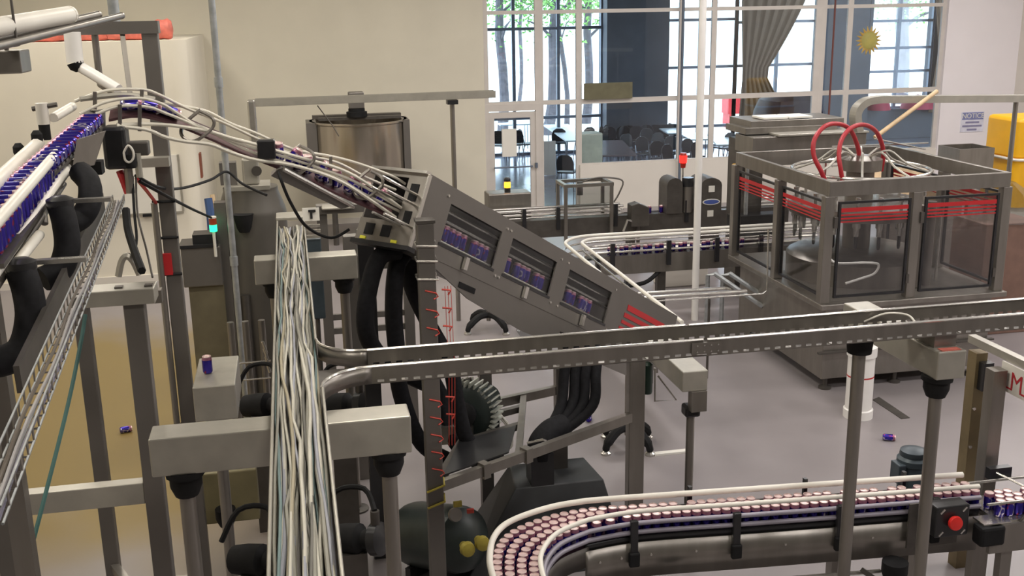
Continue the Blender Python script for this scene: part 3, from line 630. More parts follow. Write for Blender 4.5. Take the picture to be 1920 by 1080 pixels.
# hooded coder
hc = thing('date_coder', 'hooded dark machine with rounded top and oval badge', 'machine', (6.35, 16.3, 0))
def hood(x0, x1, y0, y1, z0, z1, nm):
    poly = [(x0, y0, z0), (x1, y0, z0)]+[((x0+x1)/2+(x1-x0)/2*math.cos(k*math.pi/8), y0, z1-.12+.12*math.sin(k*math.pi/8)) for k in range(9)]
    return MB().prism(poly, (0, y1-y0, 0)).build(nm, 'steel_dark', hc, True)
a = PY(1250, 400, 16.1); b_ = PY(1279, 400, 16.1); hood(a.x, b_.x, 16.1, 16.5, .9, PY(1265, 334, 16.1).z, 'narrow_hood')
a = PY(1313, 400, 16.0); b_ = PY(1352, 400, 16.0); hood(a.x, b_.x, 16.0, 16.55, .55, PY(1330, 334, 16.0).z, 'wide_hood'); hx = (a.x+b_.x)/2
MB().box(a.x, b_.x, 16.05, 16.5, 0, .55).build('pedestal', 'steel_dark', hc)
MB().prism([(hx-.0+.15*math.cos(k*math.pi/8), 15.995, 1.08+.05*math.sin(k*math.pi/8)) for k in range(16)], (0, -.006, 0)).build('oval_badge', 'paper', hc)
MB().prism([(hx+.13*math.cos(k*math.pi/8), 15.988, 1.08+.035*math.sin(k*math.pi/8)) for k in range(16)], (0, -.004, 0)).build('badge_centre', 'blue_text', hc)
MB().box(hx-.05, hx+.05, 15.985, 15.998, 1.24, 1.34).build('label', 'paper', hc); MB().box(hx-.06, hx+.04, 15.985, 15.998, .84, .94).build('label', 'paper', hc)
MB().cyl((hx-.33, 16.2, .9), (hx-.33, 16.2, 1.32), .09, n=14).build('ink_bottle', 'steel', hc, True); MB().cyl((hx-.33, 16.2, 1.32), (hx-.33, 16.2, 1.46), .095, n=14).build('bottle_cap', 'black_gloss', hc, True)
rb = MB().cyl((hx-.36, 16.35, .9), (hx-.36, 16.35, 1.62), .014, n=8).build('beacon_stem', 'steel_light', hc); c = PY(1292, 318, 16.35)
MB().lathe([(.04, 1.60), (.05, 1.68)], (hx-.36, 16.35, 0), 12).build('beacon_base', 'redglass', rb); MB().lathe([(.06, 1.68), (.065, 1.80)], (hx-.36, 16.35, 0), 12).build('beacon_lens', 'redlamp', rb, True); MB().lathe([(.06, 1.80), (.05, 1.84)], (hx-.36, 16.35, 0), 12).build('beacon_cap', 'redglass', rb)
# steel pipes below the bent conveyor
pr = thing('pipe_run', 'pair of bright steel pipes running low towards the filler', 'pipe', (4.3, 11, 0))
MB().tube([PY(1190, 551, 11.0), PY(1360, 541, 11.0), PY(1368, 543, 10.9)], .022, 10).build('pipe', 'steel_light', pr, True); MB().tube([PY(1200, 559, 10.8), PY(1400, 546, 10.8)], .022, 10).build('pipe', 'steel_light', pr, True)
MB().tube([PY(1205, 566, 10.7), PY(1430, 551, 10.7), PY(1438, 545, 10.7), PY(1441, 430, 10.7)], .010, 8).build('thin_rod', 'steel_light', pr, True)
for u in (1225, 1330): q = PY(u, 560, 10.95); MB().cyl((q.x, q.y, 0), q, .015, n=8).build('stand', 'steel_dark', pr)
for k, (u, v) in enumerate(((1330, 516), (1358, 516))):
    q = PY(u, v, 12.2); e = thing('pipe_elbow', ('bent grey drain pipe under the conveyor, left one', 'bent grey drain pipe under the conveyor, right one')[k], 'pipe', (q.x, q.y, 0))
    MB().tube([(q.x-.02, 12.2, 0), (q.x-.02, 12.2, q.z), (q.x+.05, 12.15, q.z+.03), (q.x+.55, 11.8, .55)], .03, 8).build('bent_tube', 'galv', e, True); MB().lathe([(.06, 0), (.06, .02)], (q.x-.02, 12.2, 0), 10).build('floor_flange', 'galv', e)
bx = MB().box(5.35, 6.1, 14.9, 15.3, 0, .62); tag(bx.build('white_crate', 'offwhite', bevel=.02), 'pale crate on the floor under the bent conveyor', 'crate')
# white drum pipe
wd_ = thing('white_drum', 'white plastic pipe section with flanges and a red band standing upright', 'pipe', (5.58, 9.47, 0))
MB().lathe([(.150, 0), (.150, .09), (.135, .10), (.135, .66), (.150, .67), (.150, .77), (.11, .78), (.11, .6)], (5.58, 9.47, 0), 24).build('pipe_wall', 'pvc', wd_, True); MB().lathe([(.1365, .445), (.1365, .46)], (5.58, 9.47, 0), 24).build('red_band', 'red', wd_, True)
tag(MB().prism([PZ(1648, 745, 0), PZ(1706, 784, 0), PZ(1690, 786, 0), PZ(1636, 750, 0)], (0, 0, .006)).build('floor_plate', 'steel_dark'), 'thin dark strip lying on the floor by the white pipe', 'strip')

# ================================================================== inclined rinse tunnel
TA = PY(808, 330, 7.0); TB = PY(1270, 595, 9.4)
Ta = (TB-TA).normalized(); TL = (TB-TA).length
Tw = Vector((-Ta.y, Ta.x, 0)).normalized(); Th = Ta.cross(Tw).normalized()
if Th.z > 0: Th = -Th
def T(s_, t_, d_=0): return TA+Ta*s_+Th*t_+Tw*d_
def tslab(mb, s0, s1, t0, t1, d0, d1): return mb.obox(T((s0+s1)/2, (t0+t1)/2, (d0+d1)/2), Ta*(s1-s0)/2, Th*(t1-t0)/2, Tw*(d1-d0)/2)
tn = thing('rinse_tunnel', 'inclined stainless can rinsing tunnel with three side windows and red stripes', 'rinser', (1.6, 7.9, 0))
panel = mat('tunnel_steel', (.185, .172, .158), .42, .55, .06, 3)
MT['panel'] = panel
p = MB(); WN = [(.28, .93), (1.08, 1.74), (1.95, 2.70)]
tslab(p, 0, TL, 0, .10, 0, .012); tslab(p, 0, TL, .38, .50, 0, .012)
edges = [0]+[x for w_ in WN for x in w_]+[TL]
for k in range(0, len(edges), 2): tslab(p, edges[k], edges[k+1], .10, .38, 0, .012)
p.build('front_panel', 'panel', tn)
p = MB(); p.prism([T(.06, .50, .004), T(.75, .66, .004), T(1.5, .72, .004), T(3.4, .72, .004), T(TL, .50, .004)], Tw*.012); p.build('lower_skirt', 'panel', tn)
p = MB(); tslab(p, 0, TL, -.012, 0, 0, .5); p.build('top_cover', 'panel', tn)
p = MB(); tslab(p, 0, TL, 0, .5, .488, .5); p.build('back_panel', 'panel', tn)
p = MB(); tslab(p, .0, TL, .488, .5, .012, .488); p.build('floor_plate', 'panel', tn)
# end plate with openings
p = MB(); tslab(p, -.012, 0, 0, .5, 0, .17); tslab(p, -.012, 0, .34, .5, .17, .5); tslab(p, -.012, 0, 0, .03, .17, .5); p.build('end_plate', 'steel', tn)
for s0, t0, t1, d0, d1 in ((0, .07, .19, .06, .13), (0, .26, .36, .06, .12), (0, .375, .455, .20, .28), (0, .375, .455, .35, .43)):
    p = MB(); tslab(p, -.018, -.010, t0, t1, d0, d1); p.build('opening', 'black', tn)
p = MB(); tslab(p, -.05, .03, .5, .53, -.02, .5); p.build('bottom_lip', 'black_gloss', tn)
p = MB(); tslab(p, -.05, .0, -.02, .0, .0, .5); p.build('top_flange', 'steel_light', tn)
p = MB(); tslab(p, -.03, .0, 0, .5, -.012, .0); p.build('corner_edge', 'steel_light', tn)
for d0 in (.12, .40):
    p = MB(); tslab(p, -.02, -.011, .47, .49, d0, d0+.05); p.build('yellow_label', 'label_y', tn)
for k, (s0, s1) in enumerate(WN):
    p = MB(); tslab(p, s0-.02, s1+.02, .38, .40, -.004, .0); p.build('window_track', 'black_gloss', tn)
    p = MB(); tslab(p, s0, s1, .10, .38, .016, .020); p.build('window_pane', 'clear', tn)
    p = MB(); p.obox(T((s0+s1)/2-.02, .44, -.02), Ta*.02, Th*.045, Tw*.012); p.build('latch', 'steel_light', tn)
    for sx in (s0-.05, s1+.05):
        for tt in (.06, .42):
            MB().cyl(T(sx, tt, 0), T(sx, tt, -.008), .010, n=8).build('bolt', 'steel_light', tn)
for s0, t0, w_ in ((.60, .57, .20), (2.05, .60, .2)):
    p = MB(); tslab(p, s0, s0+w_, t0, t0+.04, -.002, .004); p.build('hand_slot', 'black', tn)
for t0, h_, s0, s1 in ((.125, .052, 3.03, 3.80), (.205, .040, 3.00, 3.66), (.275, .030, 2.98, 3.40), (.335, .022, 2.96, 3.2)):
    p = MB(); tslab(p, s0, s1, t0, t0+h_, -.005, -.001); p.build('red_stripe', 'red', tn)
for t0, d0, r_ in ((.145, .06, .010), (.212, .06, .010), (.366, .03, .010), (.366, .13, .010), (.2, .20, .010), (.12, .14, .010)):
    MB().cyl(T(-.3, t0, d0), T(TL, t0, d0), r_, n=6).build('track_rod', 'steel_light', tn, True)
p = MB(); p.obox(T(TL+.25, .28, .2), Ta*.25, Th*.01, Tw*.16); p.build('discharge_chute', 'steel', tn)
zq = Vector((0, 0, 1)).rotation_difference(-Th)
for k, (s0, s1) in enumerate(WN):
    for j in range(9):
        if (k, j) in ((0, 5), (1, 2), (1, 6), (2, 1), (2, 4), (2, 8)): continue
        q = zq @ Matrix.Rotation(random.uniform(0, 6), 3, 'Z').to_quaternion()
        can(T(s0+.035+.071*j, .355, .075), ('blue can inside the upper window of the rinse tunnel', 'blue can inside the middle window of the rinse tunnel', 'blue can inside the lower window of the rinse tunnel')[k], ('cans in the upper tunnel window', 'cans in the middle tunnel window', 'cans in the lower tunnel window')[k], q)

# ---- tunnel frame
fr = thing('tunnel_frame', 'grey post frame carrying the rinse tunnel and blower', 'frame', (1.7, 7.3, 0))
PA = Vector((.80, 6.72, 0)); PB = Vector((2.55, 7.66, 0)); PC = Vector((1.42, 8.17, 0)); PD = Vector((2.12, 8.40, 0))
MB().box(PA.x-.055, PA.x+.055, PA.y-.055, PA.y+.055, 0, 2.86).build('post', 'panel', fr, bevel=.006); MB().box(PA.x-.062, PA.x+.062, PA.y-.062, PA.y+.062, 2.86, 2.88).build('post_cap', 'steel_dark', fr)
MB().box(PB.x-.065, PB.x+.065, PB.y-.05, PB.y+.05, 0, 1.70).build('post', 'steel', fr, bevel=.006)
MB().box(PC.x-.05, PC.x+.05, PC.y-.05, PC.y+.05, 0, 1.3).build('post', 'panel', fr); MB().box(PD.x-.05, PD.x+.05, PD.y-.05, PD.y+.05, 0, 1.2).build('post', 'panel', fr)
Z1 = Vector((0, 0, 1.0))
MB().beam(PA+Z1, PB+Z1, .05, .075).build('front_beam', 'steel', fr); MB().beam(PC+Z1, PD+Z1, .05, .075).build('rear_beam', 'steel', fr); MB().beam(PA+Z1, PC+Z1, .05, .075).build('side_beam', 'steel_dark', fr)
q1 = PA.lerp(PB, .38); q2 = PC.lerp(PD, .5); MB().beam(q1+Z1, q2+Z1, .05, .06).build('cross_beam', 'steel', fr)
for k in (.22, .42): q = PA.lerp(PB, k); MB().obox(q+Z1, (PB-PA).normalized()*.03, Vector((-.3, .55, 0)).normalized()*.04, (0, 0, .055)).build('beam_clamp', 'steel', fr)
MB().prism([PA.lerp(PB, .04)+Vector((0, .04, 1.04)), PA.lerp(PB, .34)+Vector((0, .04, 1.04)), PA.lerp(PB, .34).lerp(PC.lerp(PD, .5), .42)+Vector((0, 0, 1.04)), PA.lerp(PC, .45)+Vector((0, 0, 1.04))], (0, 0, .012)).build('shelf', 'black_gloss', fr)
for z in (2.5, 2.62, 2.72): MB().tube([PA+Vector((-.065, -.065, z)), PA+Vector((.065, -.065, z-.01)), PA+Vector((.07, .06, z)), PA+Vector((-.065, .06, z)), PA+Vector((-.065, -.065, z))], .008, 6).build('strap', 'steel_light', fr)
# cable ties and thin cords on the post
for k in range(11):
    z = 2.40-.125*k
    if k in (5,): continue
    MB().tube([PA+Vector((-.02, -.060, z+.02)), PA+Vector((.05, -.062, z)), PA+Vector((.066, -.04, z-.03)), PA+Vector((.035, -.064, z-.04))], .0055, 5).build('cable_tie', 'tie', fr)
    if k < 8: MB().tube([PA+Vector((.10, .02, z)), PA+Vector((.16, .02, z-.01)), PA+Vector((.14, .02, z-.04))], .007, 5).build('cable_tie', 'tie', fr)
for dx in (.12, .14, .16): MB().tube([PA+Vector((dx, .02, 2.42)), PA+Vector((dx+.01, .03, 1.8)), PA+Vector((dx-.01, .0, 1.3))], .0022, 5).build('thin_cord', 'tie', fr)
for z in (1.02, .90): MB().tube([PA+Vector((-.06, -.065, z-.02)), PA+Vector((.06, -.065, z+.02)), PA+Vector((.07, .06, z+.02))], .008, 6).build('strap', 'brass', fr)

# ---- black hoses from the tunnel
def hose(label, pts, r_, m='hose', n=7, grp=None):
    return tag(MB().tube(spline([PY(u, v, y) for u, v, y in pts], n), r_, 10).build('hose', m, smooth=True), label, 'hose', grp)
hose('thick black hose looping out left from under the tunnel mouth', [(748, 470, 7.15), (712, 482, 7.1), (692, 540, 7.05), (685, 610, 7.05), (706, 660, 7.2), (760, 700, 7.4), (800, 720, 7.6)], .062)
hose('thick black hose hanging straight down below the tunnel mouth', [(762, 472, 7.3), (744, 500, 7.2), (738, 580, 7.2), (744, 660, 7.25), (752, 740, 7.35), (790, 830, 7.5), (850, 868, 7.6)], .062)
hose('thick black hose sweeping right behind the grey post', [(772, 475, 7.4), (770, 530, 7.4), (800, 600, 7.4), (842, 680, 7.4), (858, 760, 7.4), (880, 830, 7.4), (935, 858, 7.5)], .060)
hose('black hose curving low behind the tied post', [(745, 690, 7.6), (790, 690, 7.7), (826, 740, 7.7), (838, 800, 7.6), (870, 850, 7.5), (905, 868, 7.5)], .058)
for k, (u, du) in enumerate(((1058, 0), (1078, 10), (1097, 22), (1117, 32))):
    hose(('leftmost', 'second from the left', 'third from the left', 'rightmost')[k]+' of the four black hoses bundled below the tray', [(u+6, 640, 8.0+.05*k), (u, 700, 7.95), (u-6, 760, 7.85), (1028+du*.9, 808, 7.7), (1008+du*.5, 830, 7.6+.03*k)], .044)
dk = thing('suction_duct', 'black square suction duct with round elbow standing on the dark hopper', 'duct', PY(1012, 940, 7.3))
q = PY(1012, 838, 7.45); MB().box(q.x-.09, q.x+.09, q.y-.09, q.y+.09, .5, q.z-.03).build('shaft', 'black_gloss', dk); MB().tube(spline([(q.x, q.y, q.z-.08), (q.x+.01, q.y, q.z+.03), (q.x+.10, q.y+.06, q.z+.09), (q.x+.22, q.y+.12, q.z+.10)], 5), .10, 14).build('elbow', 'hose', dk, True)
MB().tube([(q.x-.10, q.y-.02, q.z+.05), (q.x, q.y-.1, q.z+.10), (q.x+.1, q.y-.02, q.z+.03)], .012, 6).build('clamp_ring', 'steel_light', dk)
hp = thing('dust_hopper', 'charcoal sloped hopper on the floor behind the curved conveyor', 'hopper', (1.85, 7.6, 0))
m = MB(); top = [(1.50, 7.36, .62), (2.20, 7.36, .62), (2.16, 7.80, .62), (1.54, 7.80, .62)]; bot = [(1.02, 7.05, 0), (2.34, 7.1, 0), (2.30, 8.0, 0), (1.2, 8.0, 0)]
m.add(top+bot, [(0, 1, 2, 3), (4, 7, 6, 5), (0, 4, 5, 1), (1, 5, 6, 2), (2, 6, 7, 3), (3, 7, 4, 0)]).build('hopper_body', 'hopper', hp, bevel=.01)
MB().box(1.86, 1.98, 7.62, 7.74, .62, .92).build('stub_post', 'steel_dark', hp)
# blower
bw = thing('side_channel_blower', 'grey green side channel blower with ribbed rim on the frame shelf', 'blower', (1.42, 7.85, 1.05))
for k in (.50, .80): MB().beam(PA.lerp(PC, k)+Z1, PA.lerp(PB, .38).lerp(PC.lerp(PD, .5), k)+Z1, .05, .05).build('blower_bar', 'steel_dark', fr)
bc_ = PY(884, 767, 7.8); ax = Vector((-.55, -.83, .05)).normalized()
MB().lathe([(.02, -.03), (.13, -.02), (.15, .02), (.19, .03), (.215, .08), (.215, .17), (.18, .20), (.02, .21)], bc_+ax*-.1, 30, ax).build('casing', 'tank_green', bw, True)
for k in range(34):
    a = 2*math.pi*k/34; e1 = ax.orthogonal().normalized(); e2 = ax.cross(e1); d_ = e1*math.cos(a)+e2*math.sin(a)
    MB().obox(bc_+d_*.228+ax*.02, ax*.085, d_*.02, ax.cross(d_)*.006).build('fin', mat('pale_casting', (.42, .43, .38), .45, .4) if k == 0 else 'casting', bw) if 'casting' in MT else None
    if k == 0: MT['casting'] = mat('pale_casting', (.42, .43, .38), .45, .4)
MB().lathe([(.09, 0), (.10, .05), (.05, .07)], bc_+ax*.10, 18, ax).build('hub', 'black_gloss', bw, True)
MB().cyl(bc_-ax*.12, bc_-ax*.34, .11, .11, 16).build('motor', 'tank_green', bw, True); MB().tube([bc_+Vector((-.03, 0, .2)), bc_+Vector((-.05, 0, .25)), bc_+Vector((0, 0, .26)), bc_+Vector((.01, 0, .21))], .01, 6).build('lifting_eye', 'steel_dark', bw)
MB().box(bc_.x-.2, bc_.x+.2, bc_.y-.12, bc_.y+.12, 1.055, bc_.z-.18).build('mount_foot', 'black_gloss', bw)
MB().box(bc_.x-.30, bc_.x-.18, bc_.y-.28, bc_.y-.16, bc_.z-.16, bc_.z-.02).build('terminal_box', 'steel', bw)
for k in range(2): tag(MB().tube(spline([PY(936, 775+6*k, 7.9), PY(955, 800+6*k, 7.85), PY(960, 830+5*k, 7.8), PY(940, 848, 7.8)], 5), .009, 6).build('power_cable', 'white_plastic', smooth=True), ('white power cable curving from the blower, upper one', 'white power cable curving from the blower, lower one')[k], 'cable')
# compressor tank
cp = thing('air_tank', 'dark green compressed air tank with two yellow regulators', 'tank', (.9, 7.05, 0))
c1 = PY(868, 1012, 7.05); c0 = PY(778, 1000, 7.5); ax = (c1-c0).normalized(); ln = (c1-c0).length
MB().lathe([(.02, -.12), (.15, -.09), (.235, -.02), (.25, .05), (.25, ln-.05), (.235, ln+.02), (.15, ln+.09), (.02, ln+.12)], c0, 26, ax).build('shell', 'tank_green', cp, True)
for t_ in (.25, .75):
    q = c0.lerp(c1, t_); MB().obox((q.x, q.y, (q.z-.2)/2), ax*.03, ax.cross(Vector((0, 0, 1))).normalized()*.2, (0, 0, (q.z-.2)/2)).build('cradle', 'black_gloss', cp)
for k, (u, v) in enumerate(((880, 1033), (908, 1022))):
    q = PY(u, v, 6.72); MB().lathe([(.02, 0), (.05, .01), (.055, .05), (.04, .07), (.03, .12)], q, 14, (-.2, .9, -.1)).build('regulator', 'brass', cp, True)
q = PY(855, 965, 6.85); MB().lathe([(.05, 0), (.05, .03)], q, 16, (-.3, .8, -.4)).build('gauge', 'steel', cp, True)
q = PY(858, 945, 6.88); MB().box(q.x-.03, q.x+.03, q.y-.01, q.y+.01, q.z-.02, q.z+.02).build('yellow_tag', 'brass', cp)
q = PY(882, 958, 6.86); MB().box(q.x-.025, q.x+.025, q.y-.01, q.y+.01, q.z-.015, q.z+.015).build('red_mark', 'tie', cp)
# support stand right of the tunnel
ss = thing('support_stand', 'short steel beam on a slim post beside the tunnel exit', 'stand', (2.83, 7.2, 0))
MB().box(2.73, 2.93, 7.1, 8.3, 1.38, 1.54).build('beam', 'alu', ss, bevel=.008); MB().box(2.80, 2.92, 7.08, 7.16, 1.22, 1.38).build('clamp', 'steel', ss); MB().box(2.78, 2.90, 7.14, 7.26, 1.15, 1.24).build('black_clamp', 'black_gloss', ss, bevel=.02)
MB().cyl((2.84, 7.2, 0), (2.84, 7.2, 1.16), .032, n=14).build('post', 'steel', ss, True); MB().lathe([(.09, 0), (.09, .02), (.03, .03)], (2.84, 7.2, 0), 14).build('foot', 'steel_dark', ss)
b_ = [PY(1228, 690, 7.5), PY(1228, 752, 7.5), PY(1268, 750, 7.5), PY(1234, 705, 7.5)]; MB().tube(b_, .008, 6).build('wire_bracket', 'steel_light', ss)
tag(MB().lathe([(.04, 0), (.045, .02), (.045, .25), (.02, .27)], PY(1213, 737, 7.9), 14).build('filter_bottle', mat('bottle_green', (.01, .03, .02), .3), smooth=True), 'small dark green filter bottle hanging by the tunnel frame', 'filter')
def star_stand(label, p, r_, h_):
    e = thing('star_stand', label, 'stand', (p[0], p[1], 0)); c = Vector((p[0], p[1], 0))
    MB().cyl(c+Vector((0, 0, .12)), c+Vector((0, 0, h_)), .03, n=12).build('post', 'steel', e, True)
    for k in range(4):
        a = k*math.pi/2+.5; d_ = Vector((math.cos(a), math.sin(a), 0))
        MB().tube(spline([c+Vector((0, 0, .20)), c+d_*r_*.45+Vector((0, 0, .20)), c+d_*r_*.9+Vector((0, 0, .11)), c+d_*r_+Vector((0, 0, .04))], 4), [.045]*9+[.035]*3+[.03], 8).build('leg', 'black', e, True)
        MB().lathe([(.05, 0), (.05, .02), (.02, .04)], c+d_*r_, 10).build('foot_pad', 'steel_light', e)
star_stand('black star foot stand seen below the middle of the tunnel', (2.42, 13.5), .36, .85)
star_stand('black star foot stand behind the grey frame post', (3.02, 9.3), .30, 1.0)
tag(MB().box(2.75, 3.1, 13.0, 13.3, 0, .16).build('clear_tub', 'film', bevel=.02), 'clear plastic tub on the floor beside the star foot', 'tub')

# ================================================================== cable trays and their supports
def slotted_side(e, a, b_, z0, z1, m='steel', name='side_rail'):
    # side wall with a row of slots: upper band, lower band, bridges
    a, b_ = Vector(a), Vector(b_); g = MB(); L_ = (b_-a).length; d_ = (b_-a)/L_
    zu = z1; zl = z0
    g.beam((a.x, a.y, (zl+.020+zu)/2), (b_.x, b_.y, (zl+.020+zu)/2), .004, zu-zl-.020)
    g.beam((a.x, a.y, zl+.004), (b_.x, b_.y, zl+.004), .004, .008)
    k = 0.0
    while k < L_-.02:
        p0 = a+d_*k; p1 = a+d_*min(L_, k+.028); g.beam((p0.x, p0.y, zl+.014), (p1.x, p1.y, zl+.014), .004, .012); k += .062
    return g.build(name, m, e)
ct_ = thing('cable_tray', 'long slotted cable tray crossing the picture in front of the filler', 'cable tray', (2.5, 5.35, 2.33))
MB().box(.32, 7.6, 5.225, 5.495, 2.325, 2.331).build('tray_bottom', 'steel_dark', ct_)
slotted_side(ct_, (.32, 5.22, 0), (2.12, 5.22, 0), 2.33, 2.42); slotted_side(ct_, (2.14, 5.215, 0), (7.6, 5.215, 0), 2.33, 2.42); slotted_side(ct_, (.32, 5.50, 0), (7.6, 5.50, 0), 2.33, 2.42)
for y in (5.22, 5.50): MB().tube([(.32, y, 2.423), (2.12, y, 2.423)], .008, 6).build('rim', 'steel_light', ct_); MB().tube([(2.14, y-.004, 2.423), (7.6, y-.004, 2.423)], .008, 6).build('rim', 'steel_light', ct_)
for k in range(26): MB().box(.45+.27*k, .49+.27*k, 5.225, 5.495, 2.331, 2.337).build('rung', 'steel', ct_)
g = MB(); g.box(2.05, 2.22, 5.205, 5.212, 2.345, 2.41)
sp = g.build('splice_plate', 'steel', ct_)
for x in (2.08, 2.12, 2.16, 2.20):
    for z in (2.36, 2.395): MB().cyl((x, 5.205, z), (x, 5.198, z), .005, n=6).build('bolt', 'steel_light', sp)
# tee corners
def fillet(c, r_, a0, a1, m, nm):
    pts = [(c[0]+r_*math.cos(a0+(a1-a0)*k/10), c[1]+r_*math.sin(a0+(a1-a0)*k/10)) for k in range(11)]
    g = MB(); vs = []
    for x, y in pts: vs += [(x, y, 2.33), (x, y, 2.42)]
    g.add(vs, [[2*i, 2*i+2, 2*i+3, 2*i+1] for i in range(10)]); o = g.build(nm, m, ct_, True); s_ = o.modifiers.new('thick', 'SOLIDIFY'); s_.thickness = .004
    MB().tube([(x, y, 2.423) for x, y in pts], .008, 6).build('rim', 'steel_light', ct_, True)
fillet((.32, 5.76), .26, math.pi, 1.5*math.pi, 'steel', 'tee_corner'); fillet((.32, 4.96), .26, math.pi, .5*math.pi, 'steel', 'tee_corner')
MB().box(.06, .33, 5.225, 5.495, 2.325, 2.331).build('tee_plate', 'steel_dark', ct_)
lt = thing('cable_tray', 'cable filled tray running away from the viewer', 'cable tray', (-.05, 6, 2.33))
MB().box(-.17, .06, 1.5, 9.35, 2.325, 2.331).build('tray_bottom', 'steel_dark', lt)
slotted_side(lt, (-.17, 1.5, 0), (-.17, 9.35, 0), 2.33, 2.42, 'alu'); slotted_side(lt, (.065, 1.5, 0), (.065, 4.96, 0), 2.33, 2.42, 'alu'); slotted_side(lt, (.055, 5.76, 0), (.055, 9.35, 0), 2.33, 2.42, 'alu')
MB().tube([(-.17, 1.5, 2.423), (-.17, 9.35, 2.423)], .007, 6).build('rim', 'alu', lt); MB().tube([(.065, 1.5, 2.423), (.065, 4.96, 2.423)], .007, 6).build('rim', 'alu', lt); MB().tube([(.055, 5.76, 2.423), (.055, 9.35, 2.423)], .007, 6).build('rim', 'alu', lt)
cabm = dict(white=mat('white_cable', (.50, .48, .41), .5), grey=mat('grey_cable', (.26, .25, .21), .5), dark=mat('dark_grey_cable', (.12, .115, .10), .55), teal=mat('teal_cable', (.13, .20, .20), .5), lav=mat('blue_grey_cable', (.30, .31, .36), .5), beige=mat('beige_cable', (.34, .30, .21), .5))
words_ = dict(white='white cable', grey='grey cable', dark='dark grey cable', teal='teal cable', lav='pale blue grey cable', beige='beige cable')
order = ['beige', 'dark', 'grey', 'white', 'grey', 'beige', 'dark', 'white', 'grey', 'teal', 'lav', 'white', 'grey', 'dark', 'white', 'teal', 'lav', 'grey', 'white', 'teal', 'grey', 'white', 'lav', 'dark', 'white', 'grey', 'teal', 'white', 'lav', 'grey', 'white', 'grey', 'beige', 'white', 'dark', 'lav']
for k, cname in enumerate(order):
    x0 = -.155+.20*((k*7) % 36)/35; lay = k//12; pts = []
    ph = random.uniform(0, 6); am = random.uniform(.006, .022)
    for j in range(28):
        y = 1.52+7.7*j/27
        x = x0+am*math.sin(ph+y*random.uniform(1.1, 1.4))+.01*math.sin(y*3.1+k)
        pts.append((max(-.158, min(.045, x)), y, 2.345+.020*lay+.008*math.sin(ph*2+y*1.7)+.012*math.exp(-((y-5.2)/1.2)**2)))
    if k % 3 == 0: pts.append((pts[-1][0], 9.42, 2.30)); pts.append((pts[-1][0], 9.46, 1.9))
    tag(MB().tube(pts, random.choice((.0065, .008, .0095)), 6).build('cable', cabm[cname], smooth=True), words_[cname]+' lying in the tray that runs away from the viewer', 'cable', words_[cname]+'s in the long tray')
MB().box(-.18, .07, 9.30, 9.56, 2.43, 2.455).build('end_cover', 'alu', lt, bevel=.006)
# beams on posts
def beam_stand(label, x0, x1, y0, y1, z0, z1, posts, m='alu', foot=True):
    e = thing('beam_stand', label, 'stand', ((x0+x1)/2, (y0+y1)/2, 0))
    MB().box(x0, x1, y0, y1, z0, z1).build('beam', m, e, bevel=.008)
    for x, y in posts:
        MB().lathe([(.055, z0-.13), (.075, z0-.08), (.075, z0-.03), (.09, z0-.028), (.09, z0)], (x, y, 0), 14).build('clamp', 'black', e, True)
        MB().cyl((x, y, 0), (x, y, z0-.1), .038, n=16).build('post', 'steel', e, True)
        MB().lathe([(.10, 0), (.10, .015), (.04, .03)], (x, y, 0), 14).build('foot', 'steel_dark', e)
    return e
beam_stand('near cross beam on two posts under the cable filled tray', -.74, .47, 4.80, 4.98, 2.11, 2.30, ((-.60, 4.87), (.36, 4.88)), 'alu')
beam_stand('far cross beam on two posts under the cable filled tray', -.36, .45, 8.45, 8.65, 2.08, 2.28, ((-.22, 8.55), (.34, 8.55)), 'alu')
beam_stand('beam below the slotted tray at the right with black post clamp', 3.52, 3.70, 5.16, 6.25, 2.08, 2.25, ((3.585, 5.25),), 'alu')
MB().box(3.54, 3.68, 5.24, 5.48, 2.25, 2.324).build('tray_bracket', 'steel', bpy.data.objects['beam_stand.002'])
tag(MB().box(3.55, 3.67, 5.17, 5.22, 2.251, 2.255).build('red_sticker', 'pink'), 'faded red sticker on the end of the right beam', 'sticker')
e = thing('tray_post', 'round steel post under the slotted tray, right of centre', 'post', (3.14, 5.36, 0))
MB().cyl((3.14, 5.36, 0), (3.14, 5.36, 2.22), .038, n=16).build('post', 'steel', e, True); MB().lathe([(.07, 2.22), (.075, 2.28), (.08, 2.325)], (3.14, 5.36, 0), 16).build('clamp', 'black', e, True); MB().lathe([(.10, 0), (.10, .015), (.04, .03)], (3.14, 5.36, 0), 14).build('foot', 'steel_dark', e)
tag(MB().tube(spline([PY(1620, 603, 5.5), PY(1660, 588, 5.45), PY(1700, 590, 5.4), PY(1715, 603, 5.35)], 5), .006, 6).build('loose_wire', 'white_plastic', smooth=True), 'thin pale wire arching out of the slotted tray', 'wire')
e = thing('tray_post', 'round steel post under the slotted tray beyond the right edge', 'post', (6.6, 5.36, 0))
MB().cyl((6.6, 5.36, 0), (6.6, 5.36, 2.22), .038, n=16).build('post', 'steel', e, True); MB().lathe([(.07, 2.22), (.075, 2.28), (.08, 2.325)], (6.6, 5.36, 0), 16).build('clamp', 'black', e, True)
